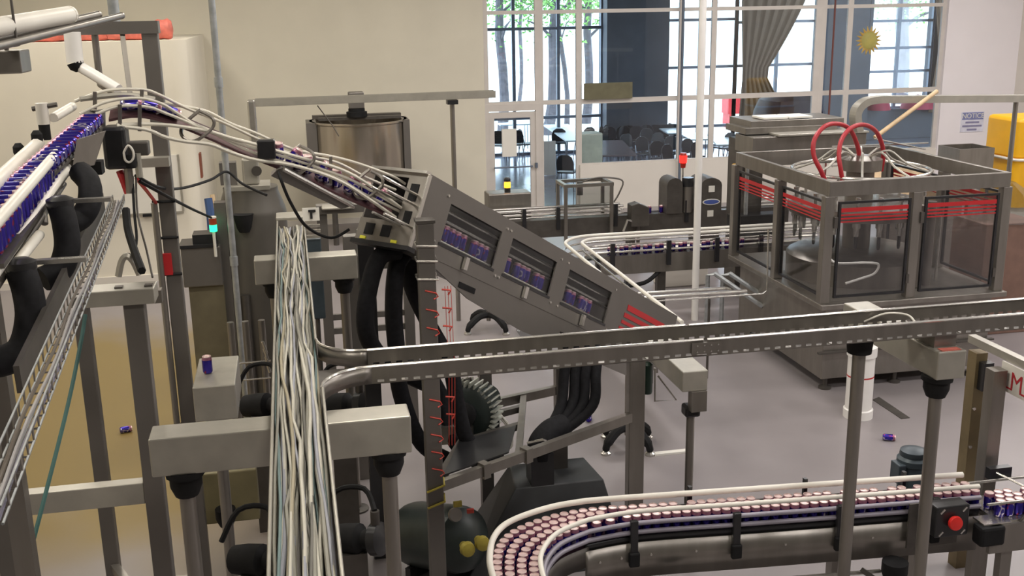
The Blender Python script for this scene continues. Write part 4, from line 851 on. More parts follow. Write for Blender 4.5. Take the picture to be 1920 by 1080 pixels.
# guard panel frame with sign at the right
gp = thing('guard_frame', 'steel guard rail frame with a white sign at the right edge', 'frame', (4.8, 6.3, 0))
a = PZ(1822, 632, 1.8); MB().box(a.x-.03, a.x+.03, 4.1, a.y, 1.765, 1.82).build('top_rail', 'alu', gp)
MB().box(a.x-.045, a.x+.045, a.y-.14, a.y-.04, 0, 1.72).build('post', mat('yellowed_post', (.22, .17, .09), .5, .3), gp)
MB().box(a.x-.04, a.x+.04, 4.12, 4.20, 0, 1.765).build('post', 'steel', gp); x2 = PY(1868, 700, 6.15).x; MB().box(x2-.05, x2+.05, 6.1, 6.2, 0, 1.72).build('post', 'steel', gp)
MB().box(a.x-.02, a.x+.06, a.y-.2, a.y-.12, 1.45, 1.66).build('black_latch', 'black_gloss', gp)
for z in (1.3, 1.0, .7): MB().cyl((a.x-.03, a.y-.14, z), (a.x-.03, a.y-.155, z), .012, n=8).build('bolt', 'steel_light', gp)
SY0, SZ0, SZ1 = 6.19, 1.56, 1.762; sx = a.x-.035; s0 = PY(1882, 680, 5.9)
MB().prism([(sx, SY0, SZ1), (sx, 5.2, SZ1), (sx, 5.2, SZ0), (sx, SY0, SZ0)], (-.012, 0, 0)).build('sign_panel', 'paper', gp)
text('M', .17, (sx-.014, SY0-.17, (SZ0+SZ1)/2-.01), (0, -1, 0), (0, 0, 1), 'red_text', 'lettering', gp, .001)
for dy in (-.07, .07): MB().box(sx-.016, sx-.012, SY0-.17+dy-.03, SY0-.17+dy+.03, (SZ0+SZ1)/2-.073, (SZ0+SZ1)/2-.063).build('letter_serif', 'red_text', gp)

# ================================================================== left bay
# ---- elevated can track coming from the left, over the crest and down to the tunnel
lc = thing('elevated_can_track', 'elevated can track with white side tubes rising from the left edge', 'conveyor', PY(100, 330, 5.6))
def ptube(pts, r_, m, nm, par, n=0):
    P = [PY(*p) for p in pts]
    if nm == 'side_tube' and pts[-1][0] < -20: P.append(P[-1]+(P[-1]-P[-2]).normalized()*1.3)
    return MB().tube(spline(P, n) if n else P, r_, 10).build(nm, m, par, True)
ptube([(72, 268, 6.15), (-40, 372, 4.6)], .034, 'white_plastic', 'side_tube', lc)
ptube([(136, 200, 6.6), (100, 221, 6.3)], .026, 'white_plastic', 'side_tube', lc)
ptube([(121, 270, 5.80), (-40, 456, 4.05)], .024, 'white_plastic', 'side_tube', lc)
ptube([(126, 314, 5.75), (-40, 556, 3.95)], .022, 'white_plastic', 'side_tube', lc)
ptube([(74, 440, 4.9), (20, 508, 4.4)], .022, 'white_plastic', 'side_tube', lc)
ptube([(120, 345, 5.8), (-40, 590, 4.0)], .014, 'steel_dark', 'guide_rod', lc)
# chain plate under the cans
a0, a1 = PY(174, 222, 6.36), PY(-30, 405, 4.6); acr = (a1-a0).cross(Vector((0, 0, 1))).normalized()
MB().beam(a0-Vector((0, 0, .06)), a1-Vector((0, 0, .06))+(a1-a0).normalized()*1.3, .09, .015).build('chain_bed', 'steel_dark', lc)
for yk in (1.05, 1.5):
    q = a0.lerp(a1, yk); MB().box(q.x-.04, q.x+.04, q.y-.04, q.y+.04, 0, q.z-.07).build('support_leg', 'steel', lc)
for k in range(26):
    q = a0.lerp(a1, (k+.5)/26)-Vector((0, 0, .046)); MB().obox(q, acr*.045, (a1-a0).normalized()*.02, (0, 0, .006)).build('chain_link', 'steel', lc)
ups = (a1-a0).normalized(); qy = Vector((0, 0, 1)).rotation_difference(-acr)
L_ = (a1-a0).length; n_ = int(L_/.068)
for k in range(n_):
    q = a0+ups*(.034+.068*k); s_ = -1 if proj(q+acr*.1)[0] < proj(q)[0] else 1
    qq = Vector((0, 0, 1)).rotation_difference(-acr*s_) @ Matrix.Rotation(random.uniform(0, 6), 3, 'Z').to_quaternion()
    can(q+acr*s_*.06, 'can lying across the elevated track, round end towards the aisle', 'cans lying on the elevated track', qq)
b0, b1 = PY(112, 304, 5.74), PY(-20, 476, 4.2); n_ = int((b1-b0).length/.075)
for k in range(n_):
    q = b0+(b1-b0).normalized()*(.04+.075*k)
    can(q-Vector((0, 0, .03)), 'blue can behind the lower white tube of the elevated track', 'cans behind the lower white tube')
MB().beam(b0-Vector((0, 0, .05)), b1-Vector((0, 0, .05)), .09, .02).build('lower_bed', 'steel_dark', lc)
MB().beam(PY(192, 378, 6.2), PY(34, 712, 3.7), .02, .10).build('side_frame', 'steel_dark', lc)
for u, v, y in ((115, 378, 5.2), (55, 492, 4.5)):
    q = PY(u, v, y); MB().box(q.x-.02, q.x+.22, q.y-.02, q.y+.02, q.z-.008, q.z+.010).build('cross_arm', 'steel_light', lc)
for (u, v, y), (u2, v2, y2) in (((78, 370, 5.3), (84, 420, 5.2)), ((20, 440, 4.7), (26, 520, 4.6)), ((134, 300, 5.8), (140, 335, 5.8))):
    MB().cyl(PY(u, v, y), PY(u2, v2, y2), .016, n=8).build('upright', 'steel_dark', lc)
# gray shield plates at the crest
q = [PY(144, 262, 5.72), PY(197, 246, 5.86), PY(176, 310, 5.80), PY(136, 314, 5.70)]; MB().prism(q, (0, .03, 0)).build('shield_plate', 'steel', lc)
q = [PY(150, 210, 6.5), PY(196, 205, 6.6), PY(197, 246, 6.5), PY(163, 246, 6.4)]; MB().prism(q, (0, .03, 0)).build('crest_plate', 'steel_dark', lc)
MB().box(*[f_(PY(u, v, 6.45)) for f_, (u, v) in ((lambda p: p.x, (190, 246)), (lambda p: p.x, (235, 246)))], 6.42, 6.6, PY(200, 318, 6.45).z, PY(200, 238, 6.45).z).build('drive_housing', 'black_gloss', lc, bevel=.02)
q = PY(140, 322, 6.0); MB().box(q.x-.04, q.x+.14, 5.98, 6.08, q.z-.02, q.z+.05).build('black_block', 'black', lc)
e = thing('knob_post', 'grey fitting with black knob on the rim of the elevated track', 'fitting', PY(86, 262, 6.3))
q = PY(86, 262, 6.3); MB().cyl(q, q+Vector((0, 0, .085)), .03, n=12).build('socket', 'black', e, True); MB().cyl(q+Vector((0, 0, .085)), q+Vector((0, 0, .20)), .034, n=12).build('fitting', 'white_plastic', e, True); MB().cyl(q+Vector((-.05, 0, .17)), q+Vector((.08, 0, .19)), .014, n=8).build('cross_pin', 'steel_dark', e)
for u, v in ((70, 262), (36, 286)): q = PY(u, v, 6.1); MB().lathe([(.012, -.04), (.03, 0), (.03, .03), (.015, .05)], q, 10).build('knob', 'black', lc)
# ---- wire rails from the crest to the tunnel mouth
MT['rail_cream'] = mat('cream_coated_rail', (.64, .61, .53), .4, .15)
tk = thing('rail_chute', 'twisting chute of thin steel rails descending to the tunnel mouth', 'chute', PY(450, 280, 6.85))
def yy(u): return 6.55+(u-200)/550*.55
def rail(pts, dy=0, r_=.0095, m='rail_cream'): return MB().tube(spline([PY(u, v, yy(u)+dy) for u, v in pts], 5), r_, 7).build('rail', m, tk, True)
rail([(140, 190), (200, 170), (266, 168), (297, 177), (348, 202), (414, 228), (480, 259), (540, 286), (627, 303), (687, 333), (742, 356)], .05)
rail([(150, 214), (200, 191), (258, 184), (301, 194), (332, 212), (363, 232), (394, 245), (433, 267), (480, 288), (560, 312), (627, 330), (680, 362), (752, 398)], -.04)
rail([(180, 214), (225, 199), (278, 201), (309, 212), (340, 224), (400, 250), (470, 276), (540, 296), (600, 316), (660, 338), (720, 372), (765, 398)], -.05)
rail([(219, 234), (287, 233), (336, 237), (394, 247), (433, 259), (480, 271), (550, 292), (640, 318), (700, 352), (755, 392)], -.06, .011)
rail([(219, 237), (274, 243), (309, 257), (346, 265), (394, 271), (433, 286), (480, 300), (550, 310), (630, 336), (690, 372), (742, 408)], -.08, .0115)
rail([(230, 176), (301, 194), (348, 200), (390, 210), (433, 232), (480, 250), (550, 280), (620, 293), (673, 307), (735, 330), (760, 345)], .06)
rail([(150, 186), (200, 180), (240, 178), (290, 186)], .04, .016, 'alu')
for u, v0, v1, dy in ((225, 196, 240, -.06), (262, 196, 246, -.07), (266, 168, 196, 0), (178, 172, 205, .02), (620, 293, 345, -.03)):
    MB().beam(PY(u, v0, yy(u)+dy), PY(u, v1, yy(u)+dy), .02, .02).build('rail_bracket', 'steel', tk)
for u, v in ((370, 235), (690, 345), (560, 300)):
    q = PY(u, v, yy(u)-.05); pts = [q+Vector((.02, 0, .085)), q+Vector((.09, 0, .04)), q+Vector((.085, 0, -.02)), q+Vector((-.02, -.02, -.09)), q+Vector((-.09, -.02, -.06)), q+Vector((-.085, .05, .0)), q+Vector((.02, .08, .085))]
    MB().tube(spline(pts, 4), .011, 6).build('hoop_bracket', 'steel', tk, True)
bed = spline([PY(u, v, yy(u)+.01) for u, v in ((205, 212), (260, 205), (320, 218), (390, 246), (470, 282), (560, 318), (650, 360), (735, 396))], 5)
g = MB(); vs = []
for q in bed: vs += [q+Vector((0, .06, .02)), q+Vector((0, -.05, -.03)), q+Vector((0, -.05, -.045)), q+Vector((0, .06, .0))]
g.add(vs, [[i*4+j, i*4+(j+1) % 4, i*4+4+(j+1) % 4, i*4+4+j] for i in range(len(bed)-1) for j in range(4)]); g.build('slide_bed', mat('dark_red_slide', (.10, .045, .05), .5, .2), tk)
for k, q in enumerate(bed):
    if k in (4, 7, 10) or 23 <= k <= 33:
        t = (bed[min(k+1, len(bed)-1)]-bed[k-1]).normalized(); sd_ = t.cross(Vector((0, .4, 1))).normalized()
        up_ = Vector((0, -.25, 1)).normalized(); can(q+up_*(.03 if k < 15 else .008)-(t*.06 if k < 15 else Vector()), 'blue and red can riding between the thin chute rails', 'cans in the rail chute', Vector((0, 0, 1)).rotation_difference(t if k < 15 else (up_ if k % 3 else (up_+t*.6).normalized())))
# underplate wedge and black clamp
q = [PY(520, 318, 6.75), PY(534, 314, 6.75), PY(662, 386, 6.98), PY(640, 392, 6.95), PY(508, 330, 6.75)]; MB().prism(q, (0, .18, .0)).build('under_plate', 'panel', tk)
MB().tube([PY(532, 318, 6.73), PY(664, 388, 6.97)], .014, 6).build('plate_edge', 'steel_light', tk)
q = PY(498, 280, yy(498)-.06); MB().box(q.x-.05, q.x+.06, q.y-.03, q.y+.05, q.z-.06, q.z+.06).build('rail_clamp', 'black_gloss', tk, bevel=.01)
# ---- hoses under the elevated track
hose('black elbow hose under the elevated track, farthest of three', [(150, 322, 5.6), (168, 345, 5.5), (167, 382, 5.4), (150, 410, 5.35), (130, 418, 5.3)], .056)
hose('black elbow hose under the elevated track, middle one', [(113, 388, 5.0), (122, 420, 4.95), (126, 465, 4.9), (112, 505, 4.85), (80, 524, 4.8)], .056)
hose('black elbow hose under the elevated track, nearest of three', [(40, 510, 4.4), (53, 550, 4.35), (58, 600, 4.3), (42, 655, 4.25), (0, 678, 4.2), (-60, 680, 4.15), (-160, 690, 4.1), (-240, 720, 4.1)], .060)
for k, (u, v, y) in enumerate(((113, 384, 5.0), (40, 502, 4.4))):
    q = PY(u, v, y); tag(MB().lathe([(.055, 0), (.06, .02), (.06, .045), (.03, .06)], q-Vector((0, 0, .02)), 14).build('hose_collar', 'black_gloss', smooth=True), ('dark flanged collar on top of the middle elbow hose', 'dark flanged collar on top of the nearest elbow hose')[k], 'collar')
# ---- wire basket tray
wbk = thing('wire_basket_tray', 'wire basket cable tray hanging below the elevated track', 'cable tray', (-.85, 4.4, 3.15))
w0, w1 = PZ(232, 365, 3.2), PZ(0, 950, 3.2); wd2 = (w1-w0).normalized(); ws = wd2.cross(Vector((0, 0, 1))).normalized()
if ws.x > 0: ws = -ws
for off, z in ((0, 0), (0, -.04), (.03, -.04), (.06, -.04), (.06, 0)): MB().cyl(w0+ws*off+Vector((0, 0, z)), w1+ws*off+Vector((0, 0, z)), .0035, n=5).build('long_wire', 'galv', wbk)
k = 0.0
while k < (w1-w0).length:
    q = w0+wd2*k; MB().tube([q, q+Vector((0, 0, -.043)), q+ws*.06+Vector((0, 0, -.043)), q+ws*.06], .0038, 5).build('cross_wire', 'steel', wbk); k += .095
for off, lab, m_ in ((.012, 'purple grey cable lying in the wire basket tray', mat('purple_grey_cable', (.10, .09, .13), .5)), (.028, 'pale grey cable lying in the wire basket tray', mat('pale_grey_cable', (.25, .24, .24), .5)), (.045, 'brown grey cable lying in the wire basket tray', mat('brown_grey_cable', (.11, .09, .07), .5))):
    tag(MB().tube([w0+wd2*(L_*j/20)*((w1-w0).length/L_)+ws*(off+.005*math.sin(j*1.1+off*50))+Vector((0, 0, -.032)) for j in range(21)], .006, 6).build('cable', m_, smooth=True), lab, 'cable')
# ---- post with top bracket
p1 = thing('tall_post', 'tall grey square post with overhead bracket behind the rail chute', 'post', (-.86, 7.5, 0))
MB().box(-.91, -.81, 7.45, 7.55, 0, 4.07).build('column', 'panel', p1, bevel=.006); MB().box(-1.62, -.80, 7.44, 7.56, 4.06, 4.14).build('top_bracket', 'panel', p1)
q = PY(318, 302, 7.4); MB().box(q.x-.26, q.x, 7.35, 7.45, q.z-.03, q.z+.03).build('side_arm', 'alu', p1)
MB().box(-.915, -.86, 7.43, 7.45, PY(308, 515, 7.45).z, PY(308, 475, 7.45).z).build('red_tape', 'red', p1)
for v in (378, 446, 515): z = PY(300, v, 7.45).z; MB().tube([(-.95, 7.44, z), (-.80, 7.44, z)], .01, 6).build('tie_band', 'black', p1)
MB().cyl((-.935, 7.42, 0), (-.935, 7.42, PY(300, 380, 7.42).z), .022, n=10).build('conduit', 'steel', p1, True)
MB().tube(spline([(-1.20, 7.48, 4.06), (-1.20, 7.48, 3.78), (-1.18, 7.46, 3.73), (-1.05, 7.4, 3.66)], 4), .022, 8).build('hanger_pipe', 'steel', p1, True); MB().beam((-1.03, 7.48, 4.06), (-1.01, 7.4, 3.66), .03, .02).build('hanger_strap', 'steel', p1)
pv = thing('drop_pipe', 'white plastic pipe with black lower elbow slanting under the bracket', 'pipe', PY(140, 100, 7.3))
a_, b_, c_ = PY(135, 60, 7.35), PY(141, 117, 7.35), PY(148, 134, 7.35); MB().cyl(a_, b_, .052, n=14).build('upper_pipe', 'pvc', pv, True); MB().tube([b_, b_.lerp(c_, .6), c_], [.053, .045, .018], 14).build('black_joint', 'black', pv, True)
MB().cyl(b_+Vector((.03, 0, -.03)), PY(222, 168, 7.2), .035, n=12).build('lower_pipe', 'pvc', pv, True)
# ---- overhead tubes top left
for nm, lab, pts, r_, m_ in (('overhead_tube', 'fat cream white tube entering at the upper left corner', [(-300, 102, 4.0), (128, 28, 5.8)], .042, 'white_plastic'), ('overhead_tube', 'upper of two slanting steel tubes at the upper left', [(-300, 141, 4.0), (182, 28, 6.2)], .020, 'steel'), ('overhead_tube', 'lower of two slanting steel tubes at the upper left', [(-300, 160, 3.9), (226, 30, 6.4)], .018, 'steel')):
    e = thing(nm, lab, 'tube', PY(*pts[0])); a_, b_ = PY(*pts[0]), PY(*pts[1]); MB().cyl(a_, b_, r_, n=14).build('tube', m_, e, True); d_ = (b_-a_).normalized()
    MB().cyl(b_, b_+d_*.02, r_*1.04, n=14).build('end_cap', m_, e); q = a_.lerp(b_, .5)
    MB().cyl(q, (q.x, q.y, 7.0), .006, n=6).build('hanger_rod', 'steel_dark', e)
q = PY(22, 75, 5.25); tag(MB().box(q.x-.06, q.x+.03, q.y-.05, q.y+.05, q.z-.03, q.z+.035).build('pipe_clamp', 'steel_dark', bevel=.015), 'dark clamp gripping the lower slanting tube', 'clamp')
q0, q1 = PY(-20, 96, 5.3), PY(42, 138, 5.3); bxh = thing('hanging_box', 'grey box panel hanging below the slanting tubes', 'box', (q0.x, 5.3, q1.z)); MB().box(q0.x, q1.x, 5.3, 5.5, q1.z, q0.z).build('housing', 'steel', bxh, bevel=.006); MB().cyl((q0.x+.05, 5.4, q0.z), (q0.x+.05, 5.4, q0.z+.12), .01, n=6).build('hanger', 'steel_dark', bxh)
tag(MB().cyl((-1.07, 7.5, 4.14), (-1.07, 7.5, 7.0), .035, n=12).build('ceiling_pipe', 'galv', smooth=True), 'grey pipe dropping from the ceiling onto the bracket', 'pipe')
CX = PY(418, 250, 10.2).x
cnd = thing('conduit_pole', 'tall galvanised conduit pole with couplings at the left', 'conduit', (CX, 10.2, 0))
MB().cyl((CX, 10.2, 0), (CX, 10.2, 7), .030, n=12).build('pipe', 'galv', cnd, True)
for z in (3.52, 1.85): MB().cyl((CX, 10.2, z), (CX, 10.2, z+.09), .038, n=12).build('coupling', 'galv', cnd, True)
# ---- dangling cables
def wire(label, pts, r_=.006, m='black', cat='cable'): return tag(MB().tube(spline([PY(*p) for p in pts], 6), r_, 6).build('wire', m, smooth=True), label, cat)
wire('black cable sagging from the crest cluster to the conduit pole', [(255, 330, 6.6), (300, 352, 7.2), (345, 352, 9), (395, 337, 9.8), (425, 322, 10.1), (455, 345, 10.0), (500, 366, 9.8)], .012)
wire('black cable running down to the signal lamp', [(262, 340, 6.6), (310, 366, 7.0), (360, 392, 9), (396, 408, 10.4)], .011)
wire('red air hose from the crest cluster to the tall post', [(256, 335, 6.6), (275, 358, 6.9), (292, 380, 7.3)], .012, 'red', 'hose')
wire('red air hose dangling below the crest cluster', [(224, 320, 6.5), (232, 340, 6.5), (240, 362, 6.5)], .022, 'red', 'hose')
wire('thick black cable hanging to the platform frame', [(236, 392, 6.3), (240, 430, 6.2), (252, 470, 6.0), (266, 508, 5.7)], .022)
wire('thin grey cable hanging beside the tall post', [(255, 330, 6.5), (258, 400, 6.4), (275, 470, 6.2), (286, 520, 6.0)], .006, 'steel_dark')
wire('thin dark cable hanging straight below the crest cluster', [(248, 330, 6.5), (252, 400, 6.4), (256, 450, 6.3), (248, 490, 6.2)], .008)
wire('black cord looping from the tray to the hopper plate', [(522, 322, 6.78), (526, 335, 6.66), (545, 380, 6.7), (575, 425, 6.8), (620, 446, 7.0), (655, 430, 7.0)], .010)
wire('grey bent conduit arching over the platform frame', [(222, 518, 6.0), (228, 490, 6.0), (238, 480, 6.0), (250, 490, 6.0), (262, 515, 6.0)], .020, 'alu', 'conduit')
wire('white ring cable loop on the crest cluster', [(232, 286, 6.4), (240, 273, 6.4), (249, 282, 6.4), (250, 296, 6.4), (243, 304, 6.4), (235, 300, 6.4), (232, 286, 6.4)], .007, 'white_plastic')
wire('dark teal cord stretched down to the lower left corner', [(160, 590, 5.6), (150, 650, 5.5), (120, 790, 5.2), (40, 1100, 4.6)], .011, 'teal', 'cord')
q = PY(262, 282, 6.5); e = thing('valve_cluster', 'dark valve block cluster below the crest of the track', 'valve', PY(255, 330, 6.5)); MB().box(q.x-.10, q.x+.05, 6.48, 6.58, q.z-.03, q.z+.05).build('valve_body', 'steel_dark', e, bevel=.008); q = PY(245, 315, 6.45)
MB().lathe([(.03, 0), (.04, .03), (.03, .08)], q, 10).build('coil', 'black', e, True); MB().cyl(q+Vector((.04, .03, -.06)), q+Vector((.04, .03, .08)), .02, n=8).build('fitting', 'alu', e); MB().cyl(q+Vector((-.02, .03, -.15)), q+Vector((-.02, .03, .02)), .025, n=8).build('regulator', 'steel', e)
# ---- platform frame at the lower left
pf = thing('platform_frame', 'welded grey platform frame of square legs at the lower left', 'frame', (-1.15, 5.9, 0))
def sqleg(u, v, y, top, w_=.10):
    q = PY(u, v, y); MB().box(q.x-w_/2, q.x+w_/2, y-w_/2, y+w_/2, 0, top).build('leg', 'panel', pf, bevel=.005); return q
l1 = sqleg(278, 800, 5.5, 2.78); l2 = sqleg(180, 800, 6.5, 2.58, .085); l3 = sqleg(12, 960, 5.5, 1.85, .12)
za = PY(250, 515, 5.5).z; MB().box(PY(160, 520, 5.5).x, PY(290, 520, 5.5).x, 5.42, 5.58, 2.78, 2.86).build('top_beam', 'alu', pf, bevel=.005)
MB().box(l2.x, PY(305, 560, 6.5).x, 6.46, 6.54, PY(200, 572, 6.5).z, PY(200, 548, 6.5).z).build('rear_beam', 'steel', pf)
MB().box(l3.x+.06, l1.x-.051, 5.46, 5.54, 1.68, 1.80).build('cross_bar', 'alu', pf, bevel=.005); MB().box(l2.x, l1.x+.05, 5.95, 6.05, .85, .92).build('low_bar', 'alu', pf)
MB().beam((l2.x, 6.5, .80), (l1.x, 5.5, .80), .05, .06).build('low_side_bar', 'steel', pf)
for u, v in ((222, 519), (278, 516)): q = PY(u, v, 5.5); MB().box(q.x-.02, q.x+.02, 5.46, 5.50, 2.86, 2.868).build('bolt', 'steel_dark', pf)
# ---- beam stand with can, and control boxes
bs = beam_stand('short beam with an upright can on top, left of the cable tray', -.74, -.47, 6.8, 7.42, 1.60, 1.84, ((-.61, 6.95),))
q = PZ(390, 699, 1.842); can(q, 'single blue can standing upright on a steel beam', 'lone can on the beam')
jb = thing('junction_box', 'olive junction box on a slim post below the beams', 'box', (-.58, 7.75, 0)); q0, q1 = PY(382, 985, 7.7), PY(480, 880, 7.7); MB().box(q0.x, q1.x, 7.7, 7.85, q0.z, q1.z).build('enclosure', mat('olive_box', (.22, .19, .10), .5, .1), jb, bevel=.01)
MB().lathe([(.05, 0), (.075, .06), (.075, .14)], PY(425, 985, 7.6), 12).build('clamp', 'black', jb, True); MB().cyl((PY(425, 985, 7.6).x, 7.6, 0), (PY(425, 985, 7.6).x, 7.6, PY(425, 985, 7.6).z), .035, n=10).build('post', 'steel', jb, True)
kb = thing('signal_kiosk', 'grey control kiosk with red and green stack light', 'control box', (-.92, 10.5, 0))
q0, q1 = PY(345, 540, 10.5), PY(412, 462, 10.5); MB().box(q0.x, q1.x, 10.5, 10.8, q0.z, q1.z).build('upper_box', 'panel', kb, bevel=.01); MB().box(q0.x-.01, q1.x-.02, 10.48, 10.82, q1.z, q1.z+.03).build('lid', 'black_gloss', kb); MB().box(q0.x+.12, q1.x-.03, 10.52, 10.75, q1.z+.03, q1.z+.12).build('top_unit', 'black_gloss', kb)
q2 = PY(364, 655, 10.5); MB().box(q2.x, q1.x, 10.55, 10.75, .25, q0.z).build('pedestal', mat('olive_pedestal', (.16, .14, .09), .5, .2), kb)
for dx, dy in ((-.30, 0), (.28, .1), (0, -.25)): MB().beam((q2.x+.1, 10.65, .27), (q2.x+.1+dx, 10.65+dy, .16), .05, .04).build('base_leg', 'steel', kb); MB().lathe([(.04, 0), (.04, .07), (.02, .14)], (q2.x+.1+dx, 10.65+dy, 0), 10).build('castor', 'black', kb)
q = PY(400, 428, 10.45); MB().cyl((q.x, q.y, q.z-.28), (q.x, q.y, q.z-.03), .014, n=8).build('lamp_stem', 'white_plastic', kb); MB().cyl((q.x, q.y, q.z-.03), (q.x, q.y, q.z+.035), .036, n=14).build('green_lens', 'green', kb, True); MB().cyl((q.x, q.y, q.z+.037), (q.x, q.y, q.z+.10), .036, n=14).build('red_lens', mat('dim_red_lens', (.40, .06, .02), .3), kb, True); MB().cyl((q.x, q.y, q.z+.10), (q.x, q.y, q.z+.115), .037, n=14).build('lamp_cap', 'white_plastic', kb)
# ---- steel silo and frames behind the cable tray
sl_ = thing('steel_silo', 'dull stainless silo with cone top behind the cable tray', 'tank', (-.42, 10.9, 0))
MB().lathe([(.34, .35), (.34, 2.22), (.33, 2.27), (.27, 2.44), (.27, 2.48)], (-.44, 10.95, 0), 24).build('shell', mat('dull_silo_steel', (.125, .115, .10), .42, .5, .1, 3), sl_, True)
MB().box(-.79, -.68, 10.65, 10.8, 0, 2.38).build('side_channel', 'panel', sl_); MB().cyl((-.20, 10.62, 0), (-.20, 10.62, 1.75), .04, n=10).build('riser_pipe', 'steel', sl_, True); MB().cyl((-.56, 10.60, 0), (-.56, 10.60, 1.45), .045, n=10).build('drain_pipe', 'steel_dark', sl_, True)
q = PY(456, 405, 10.6); MB().lathe([(.10, .02), (.07, -.12), (.05, -.16)], q, 12).build('black_valve', 'black', sl_, True)
for a in (.4, 2.5, 4.6): MB().cyl((-.44+.28*math.cos(a), 10.95+.28*math.sin(a), 0), (-.44+.28*math.cos(a), 10.95+.28*math.sin(a), .36), .03, n=8).build('leg', 'steel_dark', sl_)
q = PY(462, 328, 10.8); MB().box(q.x-.18, q.x+.22, 10.7, 11.1, 2.48, 2.52).build('top_plate', 'alu', sl_); MB().box(-.50, -.34, 10.8, 10.95, 2.52, 2.78).build('top_motor', 'alu', sl_, bevel=.02); MB().lathe([(.05, 0), (.05, .03)], (-.36, 10.79, 2.66), 14, (0, -1, 0)).build('motor_ring', 'steel_dark', sl_); MB().box(-.72, -.56, 10.85, 11.0, 2.52, 2.74).build('drive_box', 'panel', sl_)
mf = thing('machine_frame', 'dull steel leg frame with rails behind the black hoses', 'frame', (.5, 10.6, 0))
for u in (613, 766): q = PY(u, 560, 10.5); MB().box(q.x-.05, q.x+.05, 10.45, 10.55, 0, 2.30).build('leg', 'panel', mf)
xa, xb = PY(613, 560, 10.5).x, PY(766, 560, 10.5).x
for v in (590, 616): z = PY(690, v, 10.5).z; MB().box(xa, xb, 10.48, 10.52, z-.03, z+.03).build('rail', 'panel', mf)
MB().box(xa-.05, xb+.05, 10.40, 10.55, 2.26, 2.34).build('top_beam', 'panel', mf)
qa, qb = PY(604, 412, 10.4), PY(664, 388, 10.4); MB().box(qa.x, qb.x, 10.3, 10.5, 2.34, qb.z).build('top_box', 'alu', mf, bevel=.01)
wt = thing('data_plate_stand', 'white plate with dark T shaped bracket beside the cable tray', 'plate', PY(584, 440, 9.0)); a_, b_ = PY(568, 415, 9.0), PY(598, 389, 9.0); MB().box(a_.x, b_.x, 9.0, 9.01, a_.z, b_.z).build('plate', 'paper', wt)
MB().box(a_.x+.05, b_.x-.03, 8.985, 9.0, b_.z-.035, b_.z-.015).build('bracket_bar', 'black_gloss', wt); MB().box((a_.x+b_.x)/2-.008, (a_.x+b_.x)/2+.012, 8.985, 9.0, b_.z-.09, b_.z-.035).build('bracket_stem', 'black_gloss', wt)
for k in range(3): z = a_.z-.045-.045*k; MB().box(a_.x+.02, b_.x, 9.0, 9.02, z-.012, z+.012).build('fin', 'steel_light', wt)
MB().box(a_.x+.0, b_.x+.0, 9.02, 9.15, 1.6, a_.z-.16).build('dark_box', 'motor_blue', wt, bevel=.01); MB().cyl(((a_.x+b_.x)/2, 9.06, 0), ((a_.x+b_.x)/2, 9.06, 2.3), .02, n=8).build('stand', 'steel_dark', wt)
# pumps and clutter under the cable tray
for k, (u, v, y, lab) in enumerate(((490, 760, 8.4, 'black pump with chrome ladder bars left of the cable tray'), (640, 760, 8.2, 'black pump right of the cable tray above the near beam'), (478, 1050, 6.2, 'black pump at the bottom left of the cable tray'), (660, 1010, 6.4, 'black pump at the bottom right of the cable tray'))):
    q = PY(u, v, y); e = thing('pump', lab, 'pump', (q.x, q.y, 0)); ax = Vector((.8, -.5, .15)).normalized()
    MB().lathe([(.03, -.16), (.09, -.15), (.10, -.05), (.10, .06), (.06, .09), (.06, .14), (.02, .15)], q, 16, ax).build('motor', 'black', e, True); MB().lathe([(.05, 0), (.11, .02), (.11, .08), (.05, .1)], q+ax*.14, 16, ax).build('volute', 'black_gloss', e, True); MB().cyl(q+ax*.18, q+ax*.18+Vector((0, 0, .2)), .03, n=10).build('outlet', 'steel_dark', e, True)
    MB().box(q.x-.09, q.x+.09, q.y-.09, q.y+.09, 0, q.z-.07).build('pedestal', 'steel_dark', e); MB().tube(spline([q+ax*.18+Vector((0, 0, .2)), q+Vector((.1, .05, .32)), q+Vector((-.08, .1, .30)), q+Vector((-.2, .1, .1))], 4), .018, 7).build('pump_hose', 'black', e, True)
lad = thing('pipe_rack', 'rack of slim steel pipes and bright rungs left of the cable tray', 'rack', (-.35, 9.3, 0))
for u in (440, 468, 498): q = PY(u, 700, 9.3); MB().cyl((q.x, 9.3, 0), (q.x, 9.3, 1.55), .03, n=10).build('pipe', 'steel', lad, True)
for v in (680, 712, 762): a_, b_ = PY(440, v+2, 9.25), PY(508, v-4, 9.25); MB().cyl(a_, b_, .008, n=6).build('rung', 'steel_light', lad)
for k in range(4): MB().tube([PY(492+3*k, 640+14*k, 9.2), PY(500+2*k, 662+12*k, 9.2)], .014, 6).build('slanted_fin', 'steel_light', lad)
for k, (u, y) in enumerate(((690, 7.7), (662, 9.2))):
    q = PY(u, 560, y); tag(MB().box(q.x-.06, q.x+.06, y-.06, y+.06, 0, PY(u, (430, 440)[k], y).z).build('square_post', ('black_gloss', 'panel')[k], bevel=.006), ('dark square post beside the looping black hose', 'grey square post behind the far cross beam')[k], 'post')
tag(MB().box(PY(700, 470, 9).x, PY(870, 470, 9).x, 9.0, 9.06, PY(780, 500, 9).z, PY(780, 484, 9).z).build('cross_rail', 'steel_dark'), 'dull steel rail crossing behind the black hoses', 'rail')
